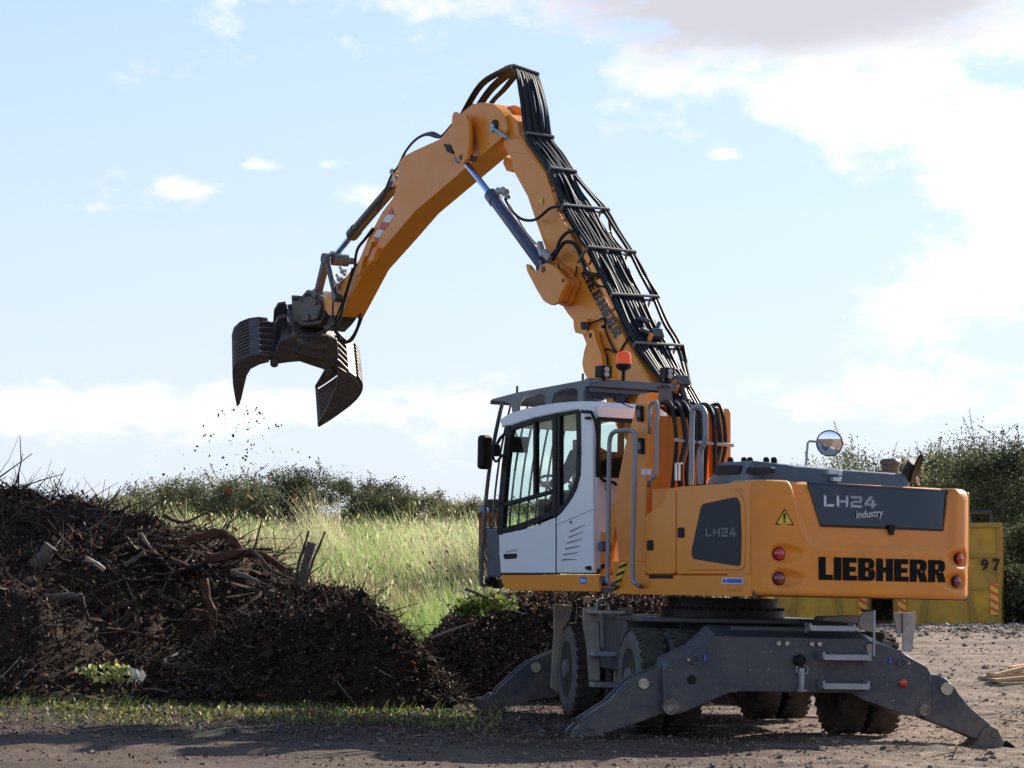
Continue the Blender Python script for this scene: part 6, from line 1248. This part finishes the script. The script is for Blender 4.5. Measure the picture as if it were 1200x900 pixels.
plant('green_plant', 'bright green leafy plant on the compost below the cab front', 570, 716, 30.4, .30, .16, 260, [GR1, GR1, GR2], .06, 4); plant('green_plant', 'low green plant on the compost, left of the bright one', 548, 722, 30.5, .2, .12, 120, [GR1, M5], .05, 5)
plant('weed_tuft', 'dark weed tuft between the mulch heap and the front stabiliser', 500, 842, 26.4, .55, .08, 420, [GR1, M5, LF3], .035, 6)
for k_, (a_, b_) in enumerate(((410, 852), (505, 846), (530, 848))): m = MB(); m.box((0, 0, 0), (.10, .05, .012), Matrix.Rotation(k_ + .3, 3, 'Z')); p = at(a_, b_, 24.6); p.z = float(gz(p.x, p.y)) + .012; o = m.build('paper_scrap', WHF, None, .003); o.location = p; tag(o, ['white scrap on the track below the mulch heap', 'white scrap beside the dark weed tuft', 'white scrap between the tuft and the front stabiliser'][k_], 'litter', 'white scraps on the track')
# ================================================================ FALLING DEBRIS
rr_ = random.Random(9); Yg = 34.0
bits = []
for i in range(210): t_ = rr_.random(); bits.append((rr_.gauss(280, 16 + 32 * t_), 476 + 110 * t_ ** .9, rr_.choice([.005, .007, .010, .014, .02]), 'b'))
for i in range(26): bits.append((rr_.gauss(235, 45), rr_.uniform(560, 650), rr_.choice([.018, .028, .038]), 'o'))
bm_ = {}
def bitmesh(kind, k):
    me = bpy.data.meshes.new('bit'); r = np.random.default_rng(k + (50 if kind == 'o' else 0)); bm = bmesh.new(); bmesh.ops.create_icosphere(bm, subdivisions=1, radius=1)
    for v in bm.verts: v.co *= float(r.uniform(.5, 1.3)); v.co.z *= .35 if kind == 'o' else .7
    bm.to_mesh(me); bm.free(); me.materials.append(mat('orange_dead_leaf', (.42, .13, .03), .6, trans=.3) if kind == 'o' else LF4); return me
BM = {(kd, k): bitmesh(kd, k) for kd in 'bo' for k in range(3)}
for i, (x, y, s_, kd) in enumerate(bits):
    o = bpy.data.objects.new('falling_leaf' if kd == 'o' else 'falling_crumb', BM[(kd, i % 3)]); COL.objects.link(o); o.location = at(x, y, Yg + rr_.uniform(-.5, .5)); o.scale = (s_ * rr_.uniform(.7, 1.6), s_, s_ * rr_.uniform(.6, 1.1)); o.rotation_euler = (rr_.random() * 6, rr_.random() * 6, rr_.random() * 6)
    tag(o, 'orange dead leaf tumbling down over the brushwood heap' if kd == 'o' else 'dark crumb of soil falling from the open grapple', 'leaf' if kd == 'o' else 'debris', 'orange leaves falling over the heap' if kd == 'o' else 'crumbs falling from the grapple')
o = branch([(332, 563), (340, 570), (349, 579)], 33, .022, .014, TW1, 'brown stick in mid air falling below the grapple', 'stick', 'falling_stick'); o['group'] = 'sticks falling'; del o['group']
# ================================================================ OPERATOR
def skinned(name, pts, edges, mt, par, root_i=0, sub=2):
    me = bpy.data.meshes.new(name); me.from_pydata([p[:3] for p in pts], edges, []); me.materials.append(mt); o = bpy.data.objects.new(name, me); COL.objects.link(o); o.parent = par
    sk = o.modifiers.new('skin', 'SKIN'); sk.use_smooth_shade = True
    for i, p in enumerate(pts): me.skin_vertices[0].data[i].radius = (p[3], p[4] if len(p) > 4 else p[3])
    me.skin_vertices[0].data[root_i].use_root = True; sb = o.modifiers.new('sub', 'SUBSURF'); sb.levels = sub; sb.render_levels = sub; return o
SKN = mat('skin', (.45, .27, .19), .6); JCK = mat('navy_jacket', (.012, .02, .06), .8, col2=(.02, .03, .08), nscale=20); TRS = mat('dark_trousers', (.02, .022, .03), .85); HAR = mat('dark_hair', (.02, .015, .01), .8)
hx0, hy0, hz0 = sx_ + .30, sy_ + .05, zfl + .76
body_pts = [(hx0, hy0, hz0, .13, .15), (hx0 - .04, hy0, hz0 + .22, .13, .15), (hx0 - .05, hy0, hz0 + .42, .12, .16), (hx0 - .03, hy0, hz0 + .54, .055), (hx0 - .0, hy0, hz0 + .62, .06), (hx0 + .02, hy0, hz0 + .70, .085), (hx0 + .02, hy0, hz0 + .79, .08),
    (hx0 - .04, hy0 + .2, hz0 + .44, .06), (hx0 + .03, hy0 + .27, hz0 + .2, .045), (hx0 + .28, hy0 + .28, hz0 + .14, .035), (hx0 + .36, hy0 + .28, hz0 + .16, .032),
    (hx0 - .04, hy0 - .2, hz0 + .44, .06), (hx0 + .03, hy0 - .27, hz0 + .2, .045), (hx0 + .28, hy0 - .28, hz0 + .14, .035), (hx0 + .36, hy0 - .28, hz0 + .16, .032),
    (hx0 + .12, hy0 + .1, hz0 - .02, .085), (hx0 + .46, hy0 + .13, hz0 + .02, .065), (hx0 + .56, hy0 + .13, zfl + .14, .045), (hx0 + .68, hy0 + .13, zfl + .09, .04),
    (hx0 + .12, hy0 - .1, hz0 - .02, .085), (hx0 + .46, hy0 - .13, hz0 + .02, .065), (hx0 + .56, hy0 - .13, zfl + .14, .045), (hx0 + .68, hy0 - .13, zfl + .09, .04)]
be = [(0, 1), (1, 2), (2, 3), (3, 4), (4, 5), (5, 6), (2, 7), (7, 8), (8, 9), (9, 10), (2, 11), (11, 12), (12, 13), (13, 14), (0, 15), (15, 16), (16, 17), (17, 18), (0, 19), (19, 20), (20, 21), (21, 22)]
pr = skinned('person', body_pts, be, SKN, None); pr.matrix_world = UFR; tag(pr, 'seated operator in a navy jacket inside the cab, hands on the joysticks', 'person')
g = lambda p, k: (*p[:3], *[q + k for q in p[3:]])
skinned('jacket', [g(body_pts[i], .018) for i in (0, 1, 2, 7, 8, 9, 11, 12, 13)], [(0, 1), (1, 2), (2, 3), (3, 4), (4, 5), (2, 6), (6, 7), (7, 8)], JCK, pr)
skinned('trousers', [g(body_pts[i], .014) for i in (0, 15, 16, 17, 19, 20, 21)], [(0, 1), (1, 2), (2, 3), (0, 4), (4, 5), (5, 6)], TRS, pr)
m = MB(); m.lathe((hx0 - .005, hy0, hz0 + .70), (-.15, 0, 1), [(.03, .098), (.09, .102), (.13, .088), (.155, .05), (.162, .01)], 20); m.build('hair', HAR, pr)
for s_ in (1, -1):
    m = MB(); hb = V3((hx0 + .38, hy0 + s_ * .28, hz0 + .16))
    for k in range(4): y_ = -.03 + .02 * k; m.tube([hb + V3((0, y_, .0)), hb + V3((.06, y_, .015)), hb + V3((.085, y_, -.01)), hb + V3((.08, y_, -.04))], .009, 6, 3, .007)
    m.tube([hb + V3((-.01, -s_ * .03, 0)), hb + V3((.03, -s_ * .055, .01)), hb + V3((.06, -s_ * .05, .01))], .010, 6, 3, .008); m.box(hb + V3((.0, 0, 0)), (.08, .085, .03)); m.build('hand', SKN, pr, .008)
m = MB(); hc = V3((hx0 + .10, hy0, hz0 + .745)); m.lathe(hc, (1, 0, -.3), [(0, .016), (.02, .012), (.03, .005)], 10); m.build('nose', SKN, pr)
for s_ in (1, -1):
    m = MB(); m.lathe(hc + V3((-.022, s_ * .032, .015)), (1, 0, 0), [(0, .012), (.008, .009), (.012, .003)], 10); m.build('eye', BLK, pr)
    m = MB(); m.box(hc + V3((-.08, s_ * .088, 0)), (.035, .018, .06)); m.build('ear', SKN, pr, .008)
